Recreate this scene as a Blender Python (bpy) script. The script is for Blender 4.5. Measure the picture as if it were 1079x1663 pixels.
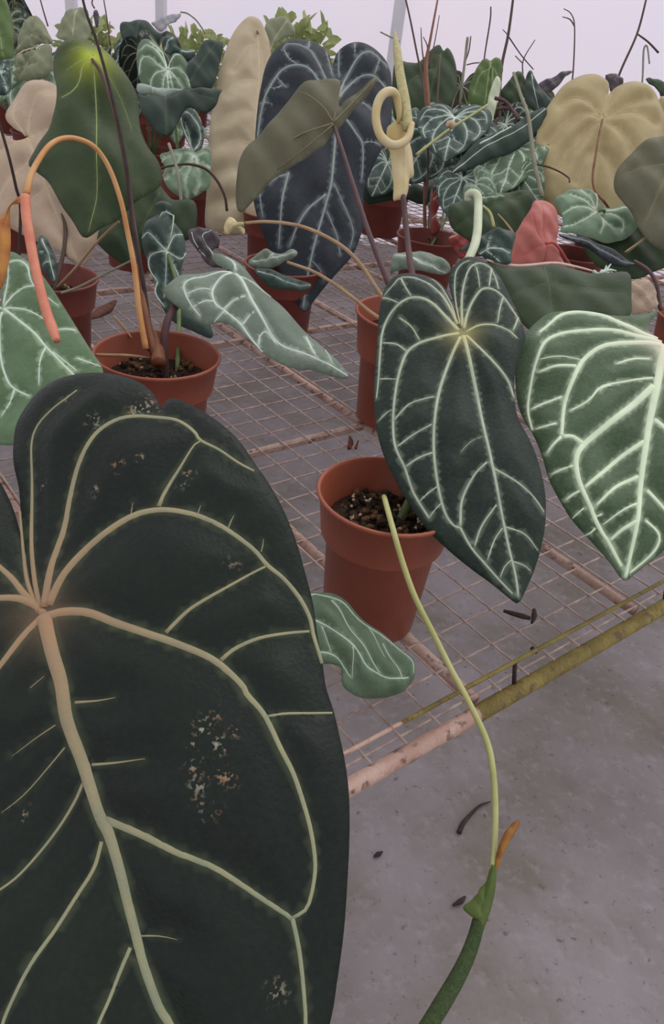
import bpy, math, random
import numpy as np
from mathutils import Vector, Matrix
from mathutils.geometry import delaunay_2d_cdt

for o in list(bpy.data.objects):
    bpy.data.objects.remove(o)
random.seed(7)
rng = np.random.default_rng(7)
scene = bpy.context.scene
COL = scene.collection

# ------------------------------------------------------------------ camera
BZ = 0.60                                   # height of the bench mesh above the floor
CAM = np.array([0.0, 0.0, BZ + 0.52])
FPX, CX, CY = 1250.0, 539.5, 831.5
PITCH, ROLL = math.radians(33.2), math.radians(7.8)
_fw = np.array([0, math.cos(PITCH), -math.sin(PITCH)])
_rt = np.array([1.0, 0, 0])
_up = np.cross(_rt, _fw)
RT = math.cos(ROLL) * _rt + math.sin(ROLL) * _up
UP = -math.sin(ROLL) * _rt + math.cos(ROLL) * _up
cam_d = bpy.data.cameras.new('camera')
cam = bpy.data.objects.new('camera', cam_d)
COL.objects.link(cam)
cam_d.sensor_fit = 'VERTICAL'
cam_d.sensor_height = 36.0
cam_d.lens = FPX / 1663.0 * 36.0
cam_d.clip_start = 0.01
M = Matrix.Identity(4)
for i in range(3):
    M[i][0], M[i][1], M[i][2], M[i][3] = RT[i], UP[i], -_fw[i], CAM[i]
cam.matrix_world = M
scene.camera = cam

# ------------------------------------------------------------------ light
world = bpy.data.worlds.new('overcast_sky')
scene.world = world
world.use_nodes = True
bg = world.node_tree.nodes['Background']
bg.inputs['Color'].default_value = (0.97, 0.95, 1.0, 1)
bg.inputs['Strength'].default_value = 0.95
sun_d = bpy.data.lights.new('hazy_sun', 'SUN')
sun_d.energy = 1.2
sun_d.angle = math.radians(50)
sun_d.color = (1.0, 0.96, 0.92)
sun = bpy.data.objects.new('hazy_sun', sun_d)
COL.objects.link(sun)
sun.rotation_euler = (math.radians(-28), math.radians(22), 0)
scene.view_settings.view_transform = 'Standard'
scene.view_settings.look = 'None'
scene.view_settings.exposure = 0.0
scene.view_settings.gamma = 1.0
scene.view_settings.use_curve_mapping = False

# ------------------------------------------------------------------ pixel <-> place
def W(px, py, z):
    """point at forward distance z seen at photo pixel px, py"""
    return CAM + z * (_fw + RT * ((px - CX) / FPX) + UP * ((CY - py) / FPX))

def onz(px, py, zp):
    d = _fw + RT * ((px - CX) / FPX) + UP * ((CY - py) / FPX)
    return CAM + d * ((zp - CAM[2]) / d[2])

def depth(P):
    return float((np.asarray(P) - CAM) @ _fw)

PSI = math.radians(131)
E2 = np.array([math.cos(PSI), math.sin(PSI), 0])      # into the bench
E1 = np.array([E2[1], -E2[0], 0])                     # along the front rail
def ST(s, t, z):
    return E1 * s + E2 * t + np.array([0, 0, z])

# crops of the photograph in which outlines were measured: origin and scale
CR = dict(px=(0, 0, 1), A=(0, 560, 1.9268), B=(0, 1100, 1.7983), C=(540, 900, 2.0019), D=(680, 1280, 4.341),
          c1=(0, 0, 2.6975), c2=(340, 0, 2.6975), c3=(680, 0, 2.704), c4=(0, 200, 2.6975), c5=(200, 280, 2.248),
          c6=(600, 260, 2.2526), c7=(580, 380, 2.1623), c8=(380, 600, 2.376), e5=(560, 100, 5.395),
          e6=(200, 0, 5.9375), e7=(680, 60, 4.89), e8=(780, 260, 3.609), h3=(540, 300, 3.372), h5=(60, 380, 4.496),
          h6=(0, 0, 4.496))
def T(crop, s):
    ox, oy, k = CR[crop]
    return [(ox + float(a) / k, oy + float(b) / k) for a, b in (q.split(',') for q in s.split())]

# ------------------------------------------------------------------ materials
def lin(c):
    c = np.array(c) / 255.0
    return tuple(np.where(c <= 0.04045, c / 12.92, ((c + 0.055) / 1.055) ** 2.4)) + (1.0,)

MATS = {}
def new_mat(name):
    m = bpy.data.materials.new(name)
    m.use_nodes = True
    MATS[name] = m
    nt = m.node_tree
    return m, nt, nt.nodes['Principled BSDF'], nt.nodes['Material Output']

def mixc(nt, fac, a, b):
    n = nt.nodes.new('ShaderNodeMix')
    n.data_type = 'RGBA'
    for sock, v in ((n.inputs[0], fac), (n.inputs[6], a), (n.inputs[7], b)):
        if isinstance(v, bpy.types.NodeSocket):
            nt.links.new(v, sock)
        else:
            sock.default_value = v
    return n.outputs[2]

def noise(nt, scale, detail=3.0, rough=0.55, lo=0.35, hi=0.65, coord='Object', stretch=None):
    tc = nt.nodes.new('ShaderNodeTexCoord')
    n = nt.nodes.new('ShaderNodeTexNoise')
    n.inputs['Scale'].default_value = scale
    n.inputs['Detail'].default_value = detail
    n.inputs['Roughness'].default_value = rough
    src = tc.outputs[coord]
    if stretch:
        mp = nt.nodes.new('ShaderNodeMapping')
        mp.inputs['Scale'].default_value = stretch
        nt.links.new(src, mp.inputs['Vector'])
        src = mp.outputs['Vector']
    nt.links.new(src, n.inputs['Vector'])
    r = nt.nodes.new('ShaderNodeMapRange')
    r.inputs['From Min'].default_value = lo
    r.inputs['From Max'].default_value = hi
    nt.links.new(n.outputs['Fac'], r.inputs['Value'])
    return r.outputs['Result']

def attr(nt, name):
    n = nt.nodes.new('ShaderNodeAttribute')
    n.attribute_name = name
    return n.outputs['Fac']

def math_(nt, op, a, b):
    n = nt.nodes.new('ShaderNodeMath')
    n.operation = op
    for s, v in zip(n.inputs, (a, b)):
        if isinstance(v, bpy.types.NodeSocket):
            nt.links.new(v, s)
        else:
            s.default_value = v
    return n.outputs[0]

def bump(nt, bs, height, strength, dist=0.002):
    b = nt.nodes.new('ShaderNodeBump')
    b.inputs['Strength'].default_value = strength
    b.inputs['Distance'].default_value = dist
    nt.links.new(height, b.inputs['Height'])
    nt.links.new(b.outputs['Normal'], bs.inputs['Normal'])

def leaf_mat(name, base, base2, vein, hub=None, veink=0.75, rough=0.55, sheen=0.25, transl=0.12, scar=False, nscale=22, spec=0.3):
    m, nt, bs, out = new_mat(name)
    c = mixc(nt, noise(nt, nscale, 4), lin(base), lin(base2))
    fine = noise(nt, 260, 2, lo=0.4, hi=0.75)
    c = mixc(nt, math_(nt, 'MULTIPLY', fine, 0.05), c, lin(vein))
    c = mixc(nt, math_(nt, 'MULTIPLY', attr(nt, 'vein'), veink), c, lin(vein))
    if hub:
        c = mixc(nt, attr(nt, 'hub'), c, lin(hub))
    if scar:
        sp = noise(nt, 380, 3, lo=0.54, hi=0.61)
        c = mixc(nt, math_(nt, 'MULTIPLY', math_(nt, 'MULTIPLY', attr(nt, 'scar'), sp), 0.9), c,
                 mixc(nt, noise(nt, 90, lo=0.42, hi=0.6), lin((150, 118, 88)), lin((150, 152, 132))))
    nt.links.new(c, bs.inputs['Base Color'])
    bs.inputs['Roughness'].default_value = rough
    bs.inputs['Specular IOR Level'].default_value = spec
    bs.inputs['Sheen Weight'].default_value = sheen
    bs.inputs['Sheen Roughness'].default_value = 0.45
    bump(nt, bs, noise(nt, 420, 2, lo=0.2, hi=0.8), 0.25, 0.0012)
    if transl:
        tr = nt.nodes.new('ShaderNodeBsdfTranslucent')
        nt.links.new(c, tr.inputs['Color'])
        mx = nt.nodes.new('ShaderNodeMixShader')
        mx.inputs[0].default_value = transl
        nt.links.new(bs.outputs[0], mx.inputs[1])
        nt.links.new(tr.outputs[0], mx.inputs[2])
        nt.links.new(mx.outputs[0], out.inputs['Surface'])
    return m

def plain_mat(name, a, b=None, scale=40, rough=0.6, spec=0.3, bmp=0.0, lo=0.35, hi=0.65, stretch=None, hub=None, bscale=None, sheen=0.0):
    m, nt, bs, out = new_mat(name)
    f = noise(nt, scale, 4, lo=lo, hi=hi, stretch=stretch)
    c = mixc(nt, f, lin(a), lin(b or a))
    if hub:
        c = mixc(nt, attr(nt, 'hub'), c, lin(hub))
    nt.links.new(c, bs.inputs['Base Color'])
    bs.inputs['Roughness'].default_value = rough
    bs.inputs['Specular IOR Level'].default_value = spec
    bs.inputs['Sheen Weight'].default_value = sheen
    if bmp:
        bump(nt, bs, noise(nt, bscale or scale * 4, 3, lo=0.2, hi=0.8), bmp)
    return m

# leaf blades: upper sides
leaf_mat('giant_top', (13, 21, 18), (21, 31, 24), (84, 92, 66), hub=(96, 78, 58), veink=0.5, rough=0.5, sheen=0.03, spec=0.22, scar=True, nscale=9, transl=0.04)
leaf_mat('dark_top', (25, 37, 32), (37, 51, 43), (132, 146, 124), hub=(150, 145, 95), sheen=0.06, spec=0.2)
leaf_mat('bright_top', (58, 80, 52), (80, 102, 74), (190, 206, 176), hub=(215, 215, 190), sheen=0.1)
leaf_mat('green_top', (76, 102, 66), (96, 122, 90), (176, 196, 166), sheen=0.1)
leaf_mat('grey_top', (98, 114, 96), (118, 132, 116), (186, 198, 184), sheen=0.15)
leaf_mat('navy_top', (33, 38, 45), (44, 50, 57), (120, 130, 130), sheen=0.06, spec=0.2)
leaf_mat('teal_top', (42, 60, 54), (62, 82, 74), (152, 170, 158), sheen=0.1)
leaf_mat('sage_top', (76, 98, 72), (96, 116, 92), (172, 192, 164), sheen=0.1)
leaf_mat('mint_top', (104, 132, 104), (126, 152, 124), (204, 218, 194), sheen=0.1)
leaf_mat('yellow_green_top', (150, 164, 104), (182, 190, 136), (200, 208, 160), sheen=0.1, transl=0.3)
# leaf blades: under sides
leaf_mat('olive_under', (88, 88, 66), (100, 98, 76), (128, 122, 94), veink=0.5, transl=0.12, sheen=0.1)
leaf_mat('green_under', (50, 66, 38), (66, 80, 50), (104, 120, 68), hub=(186, 200, 40), veink=0.6, transl=0.2, sheen=0.1)  # yellow hub paints the glow of light through the stalk joint as colour
leaf_mat('beige_under', (182, 166, 136), (196, 182, 152), (204, 190, 158), veink=0.5, transl=0.2, sheen=0.1)
leaf_mat('pinkish_under', (178, 156, 134), (194, 172, 148), (204, 186, 160), veink=0.5, transl=0.2, sheen=0.1)
leaf_mat('khaki_under', (168, 152, 106), (184, 168, 124), (190, 174, 130), veink=0.6, transl=0.2, sheen=0.1)
leaf_mat('deep_under', (42, 58, 34), (54, 72, 42), (80, 96, 62), veink=0.4, transl=0.12, sheen=0.1)
leaf_mat('dark_under', (42, 58, 50), (52, 68, 58), (84, 100, 86), veink=0.4, transl=0.1, sheen=0.1)  # dark cool green blade back
leaf_mat('pale_under', (136, 142, 112), (154, 160, 130), (176, 180, 150), veink=0.5, transl=0.3, sheen=0.1)
leaf_mat('moss_under', (88, 112, 62), (104, 128, 76), (134, 152, 100), veink=0.5, transl=0.3, sheen=0.1)
leaf_mat('pink_leaf', (184, 98, 88), (200, 128, 118), (156, 68, 62), veink=0.5, transl=0.25, sheen=0.15, rough=0.4)
leaf_mat('red_leaf', (150, 62, 58), (168, 88, 84), (190, 130, 120), veink=0.5, transl=0.2, sheen=0.1)
leaf_mat('plum_leaf', (66, 56, 64), (82, 72, 78), (100, 90, 96), veink=0.4, transl=0.1, sheen=0.2)
# veins
plain_mat('vein_giant', (126, 136, 110), (146, 148, 112), 60, 0.55, hub=(150, 118, 88), sheen=0.2, bmp=0.15, bscale=500)
plain_mat('vein_pale', (148, 160, 144), (166, 176, 156), 80, 0.6, hub=(190, 184, 128), sheen=0.2)
plain_mat('vein_bright', (200, 220, 186), (212, 228, 198), 80, 0.6, hub=(222, 214, 190), sheen=0.2)
plain_mat('vein_grey', (186, 204, 188), (198, 214, 198), 80, 0.6, sheen=0.2)
plain_mat('vein_navy', (128, 138, 136), (142, 150, 146), 80, 0.6)
plain_mat('vein_tan', (182, 164, 132), (192, 176, 144), 80, 0.6)
plain_mat('vein_khaki', (172, 154, 108), (150, 120, 84), 40, 0.6)
plain_mat('vein_olive', (112, 108, 82), (124, 118, 92), 80, 0.6)
plain_mat('vein_moss', (132, 148, 92), (150, 164, 110), 80, 0.6)
plain_mat('vein_deep', (66, 84, 54), (78, 96, 62), 80, 0.6)
plain_mat('vein_rose', (170, 74, 70), (184, 88, 82), 80, 0.5)
plain_mat('rim_pink', (206, 180, 164), (216, 196, 180), 80, 0.5)
# stalks, flowers, earth, pots
plain_mat('stalk_yellow', (178, 176, 122), (160, 162, 100), 30, 0.5)
plain_mat('stalk_green', (84, 104, 58), (100, 118, 70), 40, 0.5)
plain_mat('stalk_dark', (70, 56, 48), (86, 66, 56), 40, 0.6)
plain_mat('stalk_brown', (128, 84, 58), (108, 66, 46), 40, 0.55)
plain_mat('stalk_orange', (196, 152, 102), (184, 124, 72), 30, 0.5)
plain_mat('stalk_tan', (168, 142, 110), (150, 122, 94), 40, 0.6)
plain_mat('stalk_grey', (138, 138, 118), (120, 118, 100), 40, 0.7)
plain_mat('stalk_plum', (92, 66, 66), (74, 54, 56), 40, 0.6)
plain_mat('spadix_green', (52, 70, 38), (70, 86, 46), 300, 0.55, bmp=0.8, bscale=900)
plain_mat('spadix_pink', (206, 134, 108), (192, 112, 90), 60, 0.55, bmp=0.3, bscale=700)
plain_mat('spadix_cream', (196, 190, 148), (178, 168, 112), 200, 0.6, bmp=0.6, bscale=900)
plain_mat('spathe_green', (72, 90, 38), (88, 104, 50), 60, 0.45)
plain_mat('spathe_orange', (188, 132, 66), (150, 88, 44), 40, 0.5)
plain_mat('spathe_cream', (206, 194, 164), (186, 166, 112), 14, 0.5)
plain_mat('terracotta', (150, 80, 58), (136, 70, 50), 18, 0.42, 0.4)
plain_mat('terracotta_red', (130, 64, 54), (116, 56, 46), 18, 0.45, 0.4)
plain_mat('soil', (44, 34, 30), (66, 50, 40), 120, 0.9, 0.1, bmp=1.0, bscale=260)
plain_mat('soil_chunk', (52, 42, 34), (104, 78, 52), 60, 0.85, 0.15, lo=0.45, hi=0.62)
plain_mat('perlite', (200, 186, 160), (176, 140, 100), 80, 0.8)
plain_mat('wire_metal', (186, 164, 154), (140, 116, 108), 60, 0.55, 0.5)
plain_mat('dead_leaf', (110, 62, 44), (70, 40, 32), 60, 0.7)
plain_mat('twig_dark', (44, 34, 34), (62, 48, 44), 60, 0.8)

def pipe_mat(name, c1, c2, c3):
    m, nt, bs, out = new_mat(name)
    c = mixc(nt, noise(nt, 28, 5, lo=0.42, hi=0.6), lin(c1), lin(c2))
    c = mixc(nt, noise(nt, 75, 5, lo=0.56, hi=0.66), c, lin(c3))
    nt.links.new(c, bs.inputs['Base Color'])
    bs.inputs['Roughness'].default_value = 0.5
    bump(nt, bs, noise(nt, 220, 4, lo=0.3, hi=0.7), 0.35)
    return m
pipe_mat('pipe_rust', (190, 160, 146), (172, 138, 124), (112, 82, 70))
pipe_mat('pipe_yellow', (152, 136, 70), (128, 112, 58), (116, 90, 66))

def floor_mat():
    m, nt, bs, out = new_mat('concrete')
    c = mixc(nt, noise(nt, 2.6, 6, 0.6, 0.38, 0.64), lin((132, 124, 128)), lin((106, 98, 97)))
    c = mixc(nt, math_(nt, 'MULTIPLY', noise(nt, 4.2, 5, 0.65, 0.46, 0.66), 0.7), c, lin((98, 90, 74)))
    c = mixc(nt, math_(nt, 'MULTIPLY', noise(nt, 34, 6, 0.7, 0.52, 0.72), 0.55), c, lin((148, 140, 147)))
    c = mixc(nt, math_(nt, 'MULTIPLY', noise(nt, 60, 4, 0.7, 0.60, 0.70), 0.7), c, lin((62, 56, 58)))
    nt.links.new(c, bs.inputs['Base Color'])
    bs.inputs['Roughness'].default_value = 0.75
    bump(nt, bs, noise(nt, 90, 6, 0.7, 0.2, 0.8), 0.35, 0.004)
    return m
floor_mat()

def wall_mat():
    m, nt, bs, out = new_mat('translucent_sheet')
    c = mixc(nt, noise(nt, 0.9, 3), lin((247, 238, 247)), lin((240, 235, 248)))
    bs.inputs['Roughness'].default_value = 0.5
    nt.links.new(c, bs.inputs['Base Color'])
    tr = nt.nodes.new('ShaderNodeBsdfTranslucent')
    nt.links.new(c, tr.inputs['Color'])
    mx = nt.nodes.new('ShaderNodeMixShader')
    mx.inputs[0].default_value = 0.6
    nt.links.new(bs.outputs[0], mx.inputs[1])
    nt.links.new(tr.outputs[0], mx.inputs[2])
    nt.links.new(mx.outputs[0], out.inputs['Surface'])
wall_mat()
plain_mat('post_grey', (222, 220, 226), (208, 206, 214), 6, 0.5)

# ------------------------------------------------------------------ objects
def tag(o, label=None, cat=None, group=None, kind=None):
    for k, v in (('label', label), ('category', cat), ('group', group), ('kind', kind)):
        if v:
            o[k] = v
    return o

def root_of(p):
    while p is not None and p.parent is not None:
        p = p.parent
    return p

def mesh_obj(name, verts, faces, mats, parent=None, smooth=True, midx=None, sm=None, attrs=None, loc=None):
    """verts in world space; stored relative to the thing's own base"""
    r = root_of(parent)
    off = np.array(r['base']) if r is not None else (np.array(loc) if loc is not None else np.zeros(3))
    v = np.asarray(verts, float) - off
    me = bpy.data.meshes.new(name)
    me.from_pydata(v.tolist(), [], faces)
    for m in (mats if isinstance(mats, (list, tuple)) else [mats]):
        me.materials.append(MATS[m])
    n = len(me.polygons)
    if midx is not None:
        me.polygons.foreach_set('material_index', np.asarray(midx, dtype=np.int32))
    me.polygons.foreach_set('use_smooth', np.asarray(sm if sm is not None else [smooth] * n, dtype=bool))
    for k, a in (attrs or {}).items():
        at = me.attributes.new(k, 'FLOAT', 'POINT')
        at.data.foreach_set('value', np.asarray(a, dtype=np.float32))
    me.update()
    o = bpy.data.objects.new(name, me)
    COL.objects.link(o)
    if parent is not None:
        o.parent = parent
    elif loc is not None:
        o.location = loc
    return o

def thing(name, base, label, cat, group=None):
    o = bpy.data.objects.new(name, None)
    o.empty_display_size = 0.03
    COL.objects.link(o)
    o.location = base
    o['base'] = [float(x) for x in base]
    return tag(o, label, cat, group)

def catmull(P, n=6, closed=False):
    P = np.asarray(P, float)
    N = len(P)
    if N < 3:
        return np.array([P[0] + (P[-1] - P[0]) * t for t in np.linspace(0, 1, n + 1)])
    out = []
    rngi = range(N) if closed else range(N - 1)
    for i in rngi:
        if closed:
            a, b, c, d = P[(i - 1) % N], P[i], P[(i + 1) % N], P[(i + 2) % N]
        else:
            b, c = P[i], P[i + 1]
            a = P[i - 1] if i > 0 else 2 * b - c
            d = P[i + 2] if i + 2 < N else 2 * c - b
        for k in range(n):
            t = k / n
            out.append(0.5 * (2 * b + (c - a) * t + (2 * a - 5 * b + 4 * c - d) * t * t + (3 * b - a - 3 * c + d) * t ** 3))
    if not closed:
        out.append(P[-1])
    return np.array(out)

def tube_geo(P, rad, seg=8, caps=True, flat=1.0, up=None):
    P = np.asarray(P, float)
    N = len(P)
    rad = np.interp(np.linspace(0, 1, N), np.linspace(0, 1, len(np.atleast_1d(rad))), np.atleast_1d(rad))
    tg = np.gradient(P, axis=0)
    tg /= np.linalg.norm(tg, axis=1)[:, None] + 1e-12
    ref = np.array(up if up is not None else (0.31, 0.22, 0.93))
    V, F = [], []
    a = None
    for i in range(N):
        if a is None or up is not None:
            a = np.cross(tg[i], ref)
            if np.linalg.norm(a) < 1e-5:
                a = np.cross(tg[i], (1, 0, 0))
        else:
            a = a - tg[i] * (a @ tg[i])
        a = a / np.linalg.norm(a)
        b = np.cross(a, tg[i])
        for k in range(seg):
            th = 2 * math.pi * k / seg
            V.append(P[i] + rad[i] * (a * math.cos(th) + flat * b * math.sin(th)))
    for i in range(N - 1):
        for k in range(seg):
            k2 = (k + 1) % seg
            F.append((i * seg + k, i * seg + k2, (i + 1) * seg + k2, (i + 1) * seg + k))
    if caps:
        F.append(tuple(range(seg - 1, -1, -1)))
        F.append(tuple((N - 1) * seg + k for k in range(seg)))
    return V, F

def tube(name, parent, P, rad, mat, seg=8, n=6, **k):
    """tube through world points"""
    V, F = tube_geo(catmull(P, n), rad, seg)
    return mesh_obj(name, V, F, mat, parent, **k)

def tube_px(name, parent, crop, s, zs, rad, mat, seg=8, n=6, **k):
    pts = T(crop, s)
    z = np.interp(np.linspace(0, 1, len(pts)), np.linspace(0, 1, len(zs)), zs)
    return tube(name, parent, [W(x, y, q) for (x, y), q in zip(pts, z)], rad, mat, seg, n, **k)

def lathe_geo(profile, centre, seg=40):
    V, F = [], []
    for r, z in profile:
        for k in range(seg):
            th = 2 * math.pi * k / seg
            V.append((centre[0] + r * math.cos(th), centre[1] + r * math.sin(th), centre[2] + z))
    for i in range(len(profile) - 1):
        for k in range(seg):
            k2 = (k + 1) % seg
            F.append((i * seg + k, i * seg + k2, (i + 1) * seg + k2, (i + 1) * seg + k))
    return V, F

# ---- leaves
def dist_to(P, Q):
    """distance of each P to nearest of points Q, and its index"""
    d = np.full(len(P), 1e9)
    ix = np.zeros(len(P), int)
    for a in range(0, len(P), 2000):
        D = np.linalg.norm(P[a:a + 2000, None, :] - Q[None, :, :], axis=2)
        ix[a:a + 2000] = D.argmin(1)
        d[a:a + 2000] = D.min(1)
    return d, ix

def in_poly(P, poly):
    x, y = P[:, 0], P[:, 1]
    c = np.zeros(len(P), bool)
    j = len(poly) - 1
    for i in range(len(poly)):
        xi, yi = poly[i]
        xj, yj = poly[j]
        if yi != yj:
            c ^= ((yi > y) != (yj > y)) & (x < (xj - xi) * (y - yi) / (yj - yi) + xi)
        j = i
    return c

def resample(P, step, closed):
    P = np.asarray(P)
    Q = np.vstack([P, P[:1]]) if closed else P
    L = np.r_[0, np.cumsum(np.linalg.norm(np.diff(Q, axis=0), axis=1))]
    n = max(3, int(L[-1] / step))
    t = np.linspace(0, L[-1], n, endpoint=not closed)
    return np.stack([np.interp(t, L, Q[:, k]) for k in range(Q.shape[1])], 1)

def leaf_core(parent, O, ex, ey, en, outline, veins, near, far, vmat, name='leaf', step=0.006, thick=0.0012, quilt=0.002,
              curl=0.006, curlw=0.02, fold=0.0, wave=0.003, bend=None, hubp=None, hubr=0.02, scars=None, label=None,
              split_veins=True, flat=0.55, smooth_out=True, seed=0, halo=0.5, vname='vein', vhub=2.2):
    """outline: list of (u,v); veins: (list of (u,v), w0, w1). en points to the side called near."""
    rg = np.random.default_rng(seed + 11)
    out = catmull(outline, 6, True) if smooth_out else np.asarray(outline, float)
    out = resample(out, step, True)
    vs = []
    for p, w0, w1 in veins:
        q = resample(catmull(p, 6), step * 0.8, False)
        vs.append((q, np.linspace(w0, w1, len(q))))
    if vs:
        VP = np.vstack([q for q, w in vs])
        VW = np.concatenate([w for q, w in vs])
        MID = vs[0][0]
    ph = rg.uniform(0, 6.28, 4)
    size = np.ptp(out, axis=0).max()
    kf = 2 * math.pi / (size * 0.55)
    OUTD = resample(out, step * 0.5, True)

    def height(P):
        h = np.zeros(len(P))
        de, _ = dist_to(P, OUTD)
        h -= curl * np.exp(-de / curlw)
        if vs:
            dv, _ = dist_to(P, VP)
            h += quilt * (1 - np.exp(-(dv / (0.035 * size)) ** 2)) * np.clip(de / (0.05 * size), 0, 1)
            if fold:
                dm, _ = dist_to(P, MID)
                h += fold * dm
        h += wave * np.sin(P[:, 0] * kf + ph[0]) * np.sin(P[:, 1] * kf * 1.2 + ph[1])
        h += 0.4 * wave * np.sin(P[:, 0] * kf * 2.3 + ph[2] + P[:, 1] * kf * 1.7)
        if bend is not None:
            h += bend(P)
        return h

    lo, hi = out.min(0), out.max(0)
    gx = np.arange(lo[0], hi[0], step)
    gy = np.arange(lo[1], hi[1], step * 0.866)
    G = np.array([(x + (step / 2 if j % 2 else 0), y) for j, y in enumerate(gy) for x in gx]) + rg.normal(0, step * 0.06, (len(gx) * len(gy), 2))
    G = G[in_poly(G, out)]
    if len(G):
        G = G[dist_to(G, OUTD)[0] > step * 0.55]
    if vs:
        Q = VP[in_poly(VP, out)]
        Q = Q[dist_to(Q, OUTD)[0] > step * 0.3] if len(Q) else Q
        if len(Q):
            keep = []
            cell = {}
            for q in Q:
                kx = (int(q[0] / (step * 0.45)), int(q[1] / (step * 0.45)))
                if kx not in cell:
                    cell[kx] = 1
                    keep.append(q)
            Q = np.array(keep)
            if len(G):
                G = G[dist_to(G, Q)[0] > step * 0.45]
            G = np.vstack([G, Q]) if len(G) else Q
    n0 = len(out)
    allp = [Vector(p) for p in np.vstack([out, G])] if len(G) else [Vector(p) for p in out]
    r = delaunay_2d_cdt(allp, [(i, (i + 1) % n0) for i in range(n0)], [], 1, 1e-6)
    P2 = np.array([(v.x, v.y) for v in r[0]])
    tris = [tuple(t) for t in r[2]]
    # orient
    t0 = []
    for a, b, c in tris:
        ar = (P2[b, 0] - P2[a, 0]) * (P2[c, 1] - P2[a, 1]) - (P2[b, 1] - P2[a, 1]) * (P2[c, 0] - P2[a, 0])
        t0.append((a, b, c) if ar > 0 else (a, c, b))
    tris = t0
    H = height(P2)
    N = len(P2)
    base = O + P2[:, :1] * ex + P2[:, 1:2] * ey
    de, _ = dist_to(P2, OUTD)
    tk = thick * (0.35 + 0.65 * np.clip(de / 0.012, 0, 1))[:, None] * 0.5
    V = np.vstack([base + (H[:, None] + tk) * en, base + (H[:, None] - tk) * en])
    hand = 1 if np.cross(ex, ey) @ en > 0 else -1
    F, mi, sm = [], [], []
    for a, b, c in tris:
        F.append((a, b, c) if hand > 0 else (a, c, b)); mi.append(0); sm.append(True)
    for a, b, c in tris:
        F.append((a + N, c + N, b + N) if hand > 0 else (a + N, b + N, c + N)); mi.append(1); sm.append(True)
    ec = {}
    for a, b, c in tris:
        for e in ((a, b), (b, c), (c, a)):
            k = (min(e), max(e))
            ec[k] = None if k in ec else e
    for e in ec.values():
        if e:
            a, b = e
            F.append((b, a, a + N, b + N) if hand > 0 else (a, b, b + N, a + N)); mi.append(0); sm.append(False)
    va = np.zeros(N)
    if vs:
        dv, ix = dist_to(P2, VP)
        w = VW[ix]
        va = np.exp(-np.clip(dv - w * 0.5, 0, None) / (np.maximum(w * 0.22, 0.0006) * halo)) * np.clip(w / 0.0028, 0.35, 1)
    ha = np.zeros(N)
    if hubp is not None:
        ha = np.exp(-(np.linalg.norm(P2 - np.asarray(hubp), axis=1) / hubr) ** 1.5)
    sa = np.zeros(N)
    for p, rr in (scars or []):
        sa = np.maximum(sa, np.clip(1.35 - np.linalg.norm(P2 - np.asarray(p), axis=1) / rr, 0, 1))
    at = {'vein': np.r_[va, va], 'hub': np.r_[ha, ha]}
    if scars:
        at['scar'] = np.r_[sa, sa]
    lf = mesh_obj(name, V, F, [near, far], parent, midx=mi, sm=sm, attrs=at)
    if label:
        lf['label'] = label
    # veins proud of the blade
    accV, accF, accH = [], [], []
    for q, w in vs:
        if len(q) < 3:
            continue
        h = height(q)
        tg = np.gradient(q, axis=0)
        tg /= np.linalg.norm(tg, axis=1)[:, None] + 1e-12
        nrm = np.stack([-tg[:, 1], tg[:, 0]], 1)
        seg = 8
        V, F = [], []
        for i in range(len(q)):
            c = O + q[i, 0] * ex + q[i, 1] * ey + h[i] * en
            side = nrm[i, 0] * ex + nrm[i, 1] * ey
            ww = w[i] * 0.5
            hh = max(ww * flat, thick * 0.62 + 0.00025)
            for k in range(seg):
                th = 2 * math.pi * k / seg
                V.append(c + side * ww * math.cos(th) + en * hh * math.sin(th))
        for i in range(len(q) - 1):
            for k in range(seg):
                k2 = (k + 1) % seg
                f = (i * seg + k, i * seg + k2, (i + 1) * seg + k2, (i + 1) * seg + k)
                F.append(f if hand < 0 else f[::-1])
        F.append(tuple(range(seg)) if hand > 0 else tuple(range(seg - 1, -1, -1)))
        last = [(len(q) - 1) * seg + k for k in range(seg)]
        F.append(tuple(last[::-1]) if hand > 0 else tuple(last))
        hb = np.zeros(len(V))
        if hubp is not None:
            d = np.linalg.norm(q - np.asarray(hubp), axis=1)
            hb = np.repeat(np.exp(-(d / (hubr * vhub)) ** 1.2), seg)
        if split_veins:
            mesh_obj(vname, V, F, vmat, lf, attrs={'hub': hb})
        else:
            b = len(accV)
            accV += V
            accF += [tuple(i + b for i in f) for f in F]
            accH += list(hb)
    if accV:
        mesh_obj('veins', accV, accF, vmat, lf, attrs={'hub': accH})
    return lf

def plane_frame(p0, z0, zr, zd):
    """a tilted plane: z0 at p0, zr 400 px to the right of it, zd 400 px below it"""
    A, B, C = W(p0[0], p0[1], z0), W(p0[0] + 400, p0[1], zr), W(p0[0], p0[1] + 400, zd)
    n = np.cross(B - A, C - A)
    n /= np.linalg.norm(n)
    if n @ (CAM - A) < 0:
        n = -n
    ex = RT - n * (RT @ n)
    ex /= np.linalg.norm(ex)
    ey = np.cross(n, ex)
    return A, ex, ey, n

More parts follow.
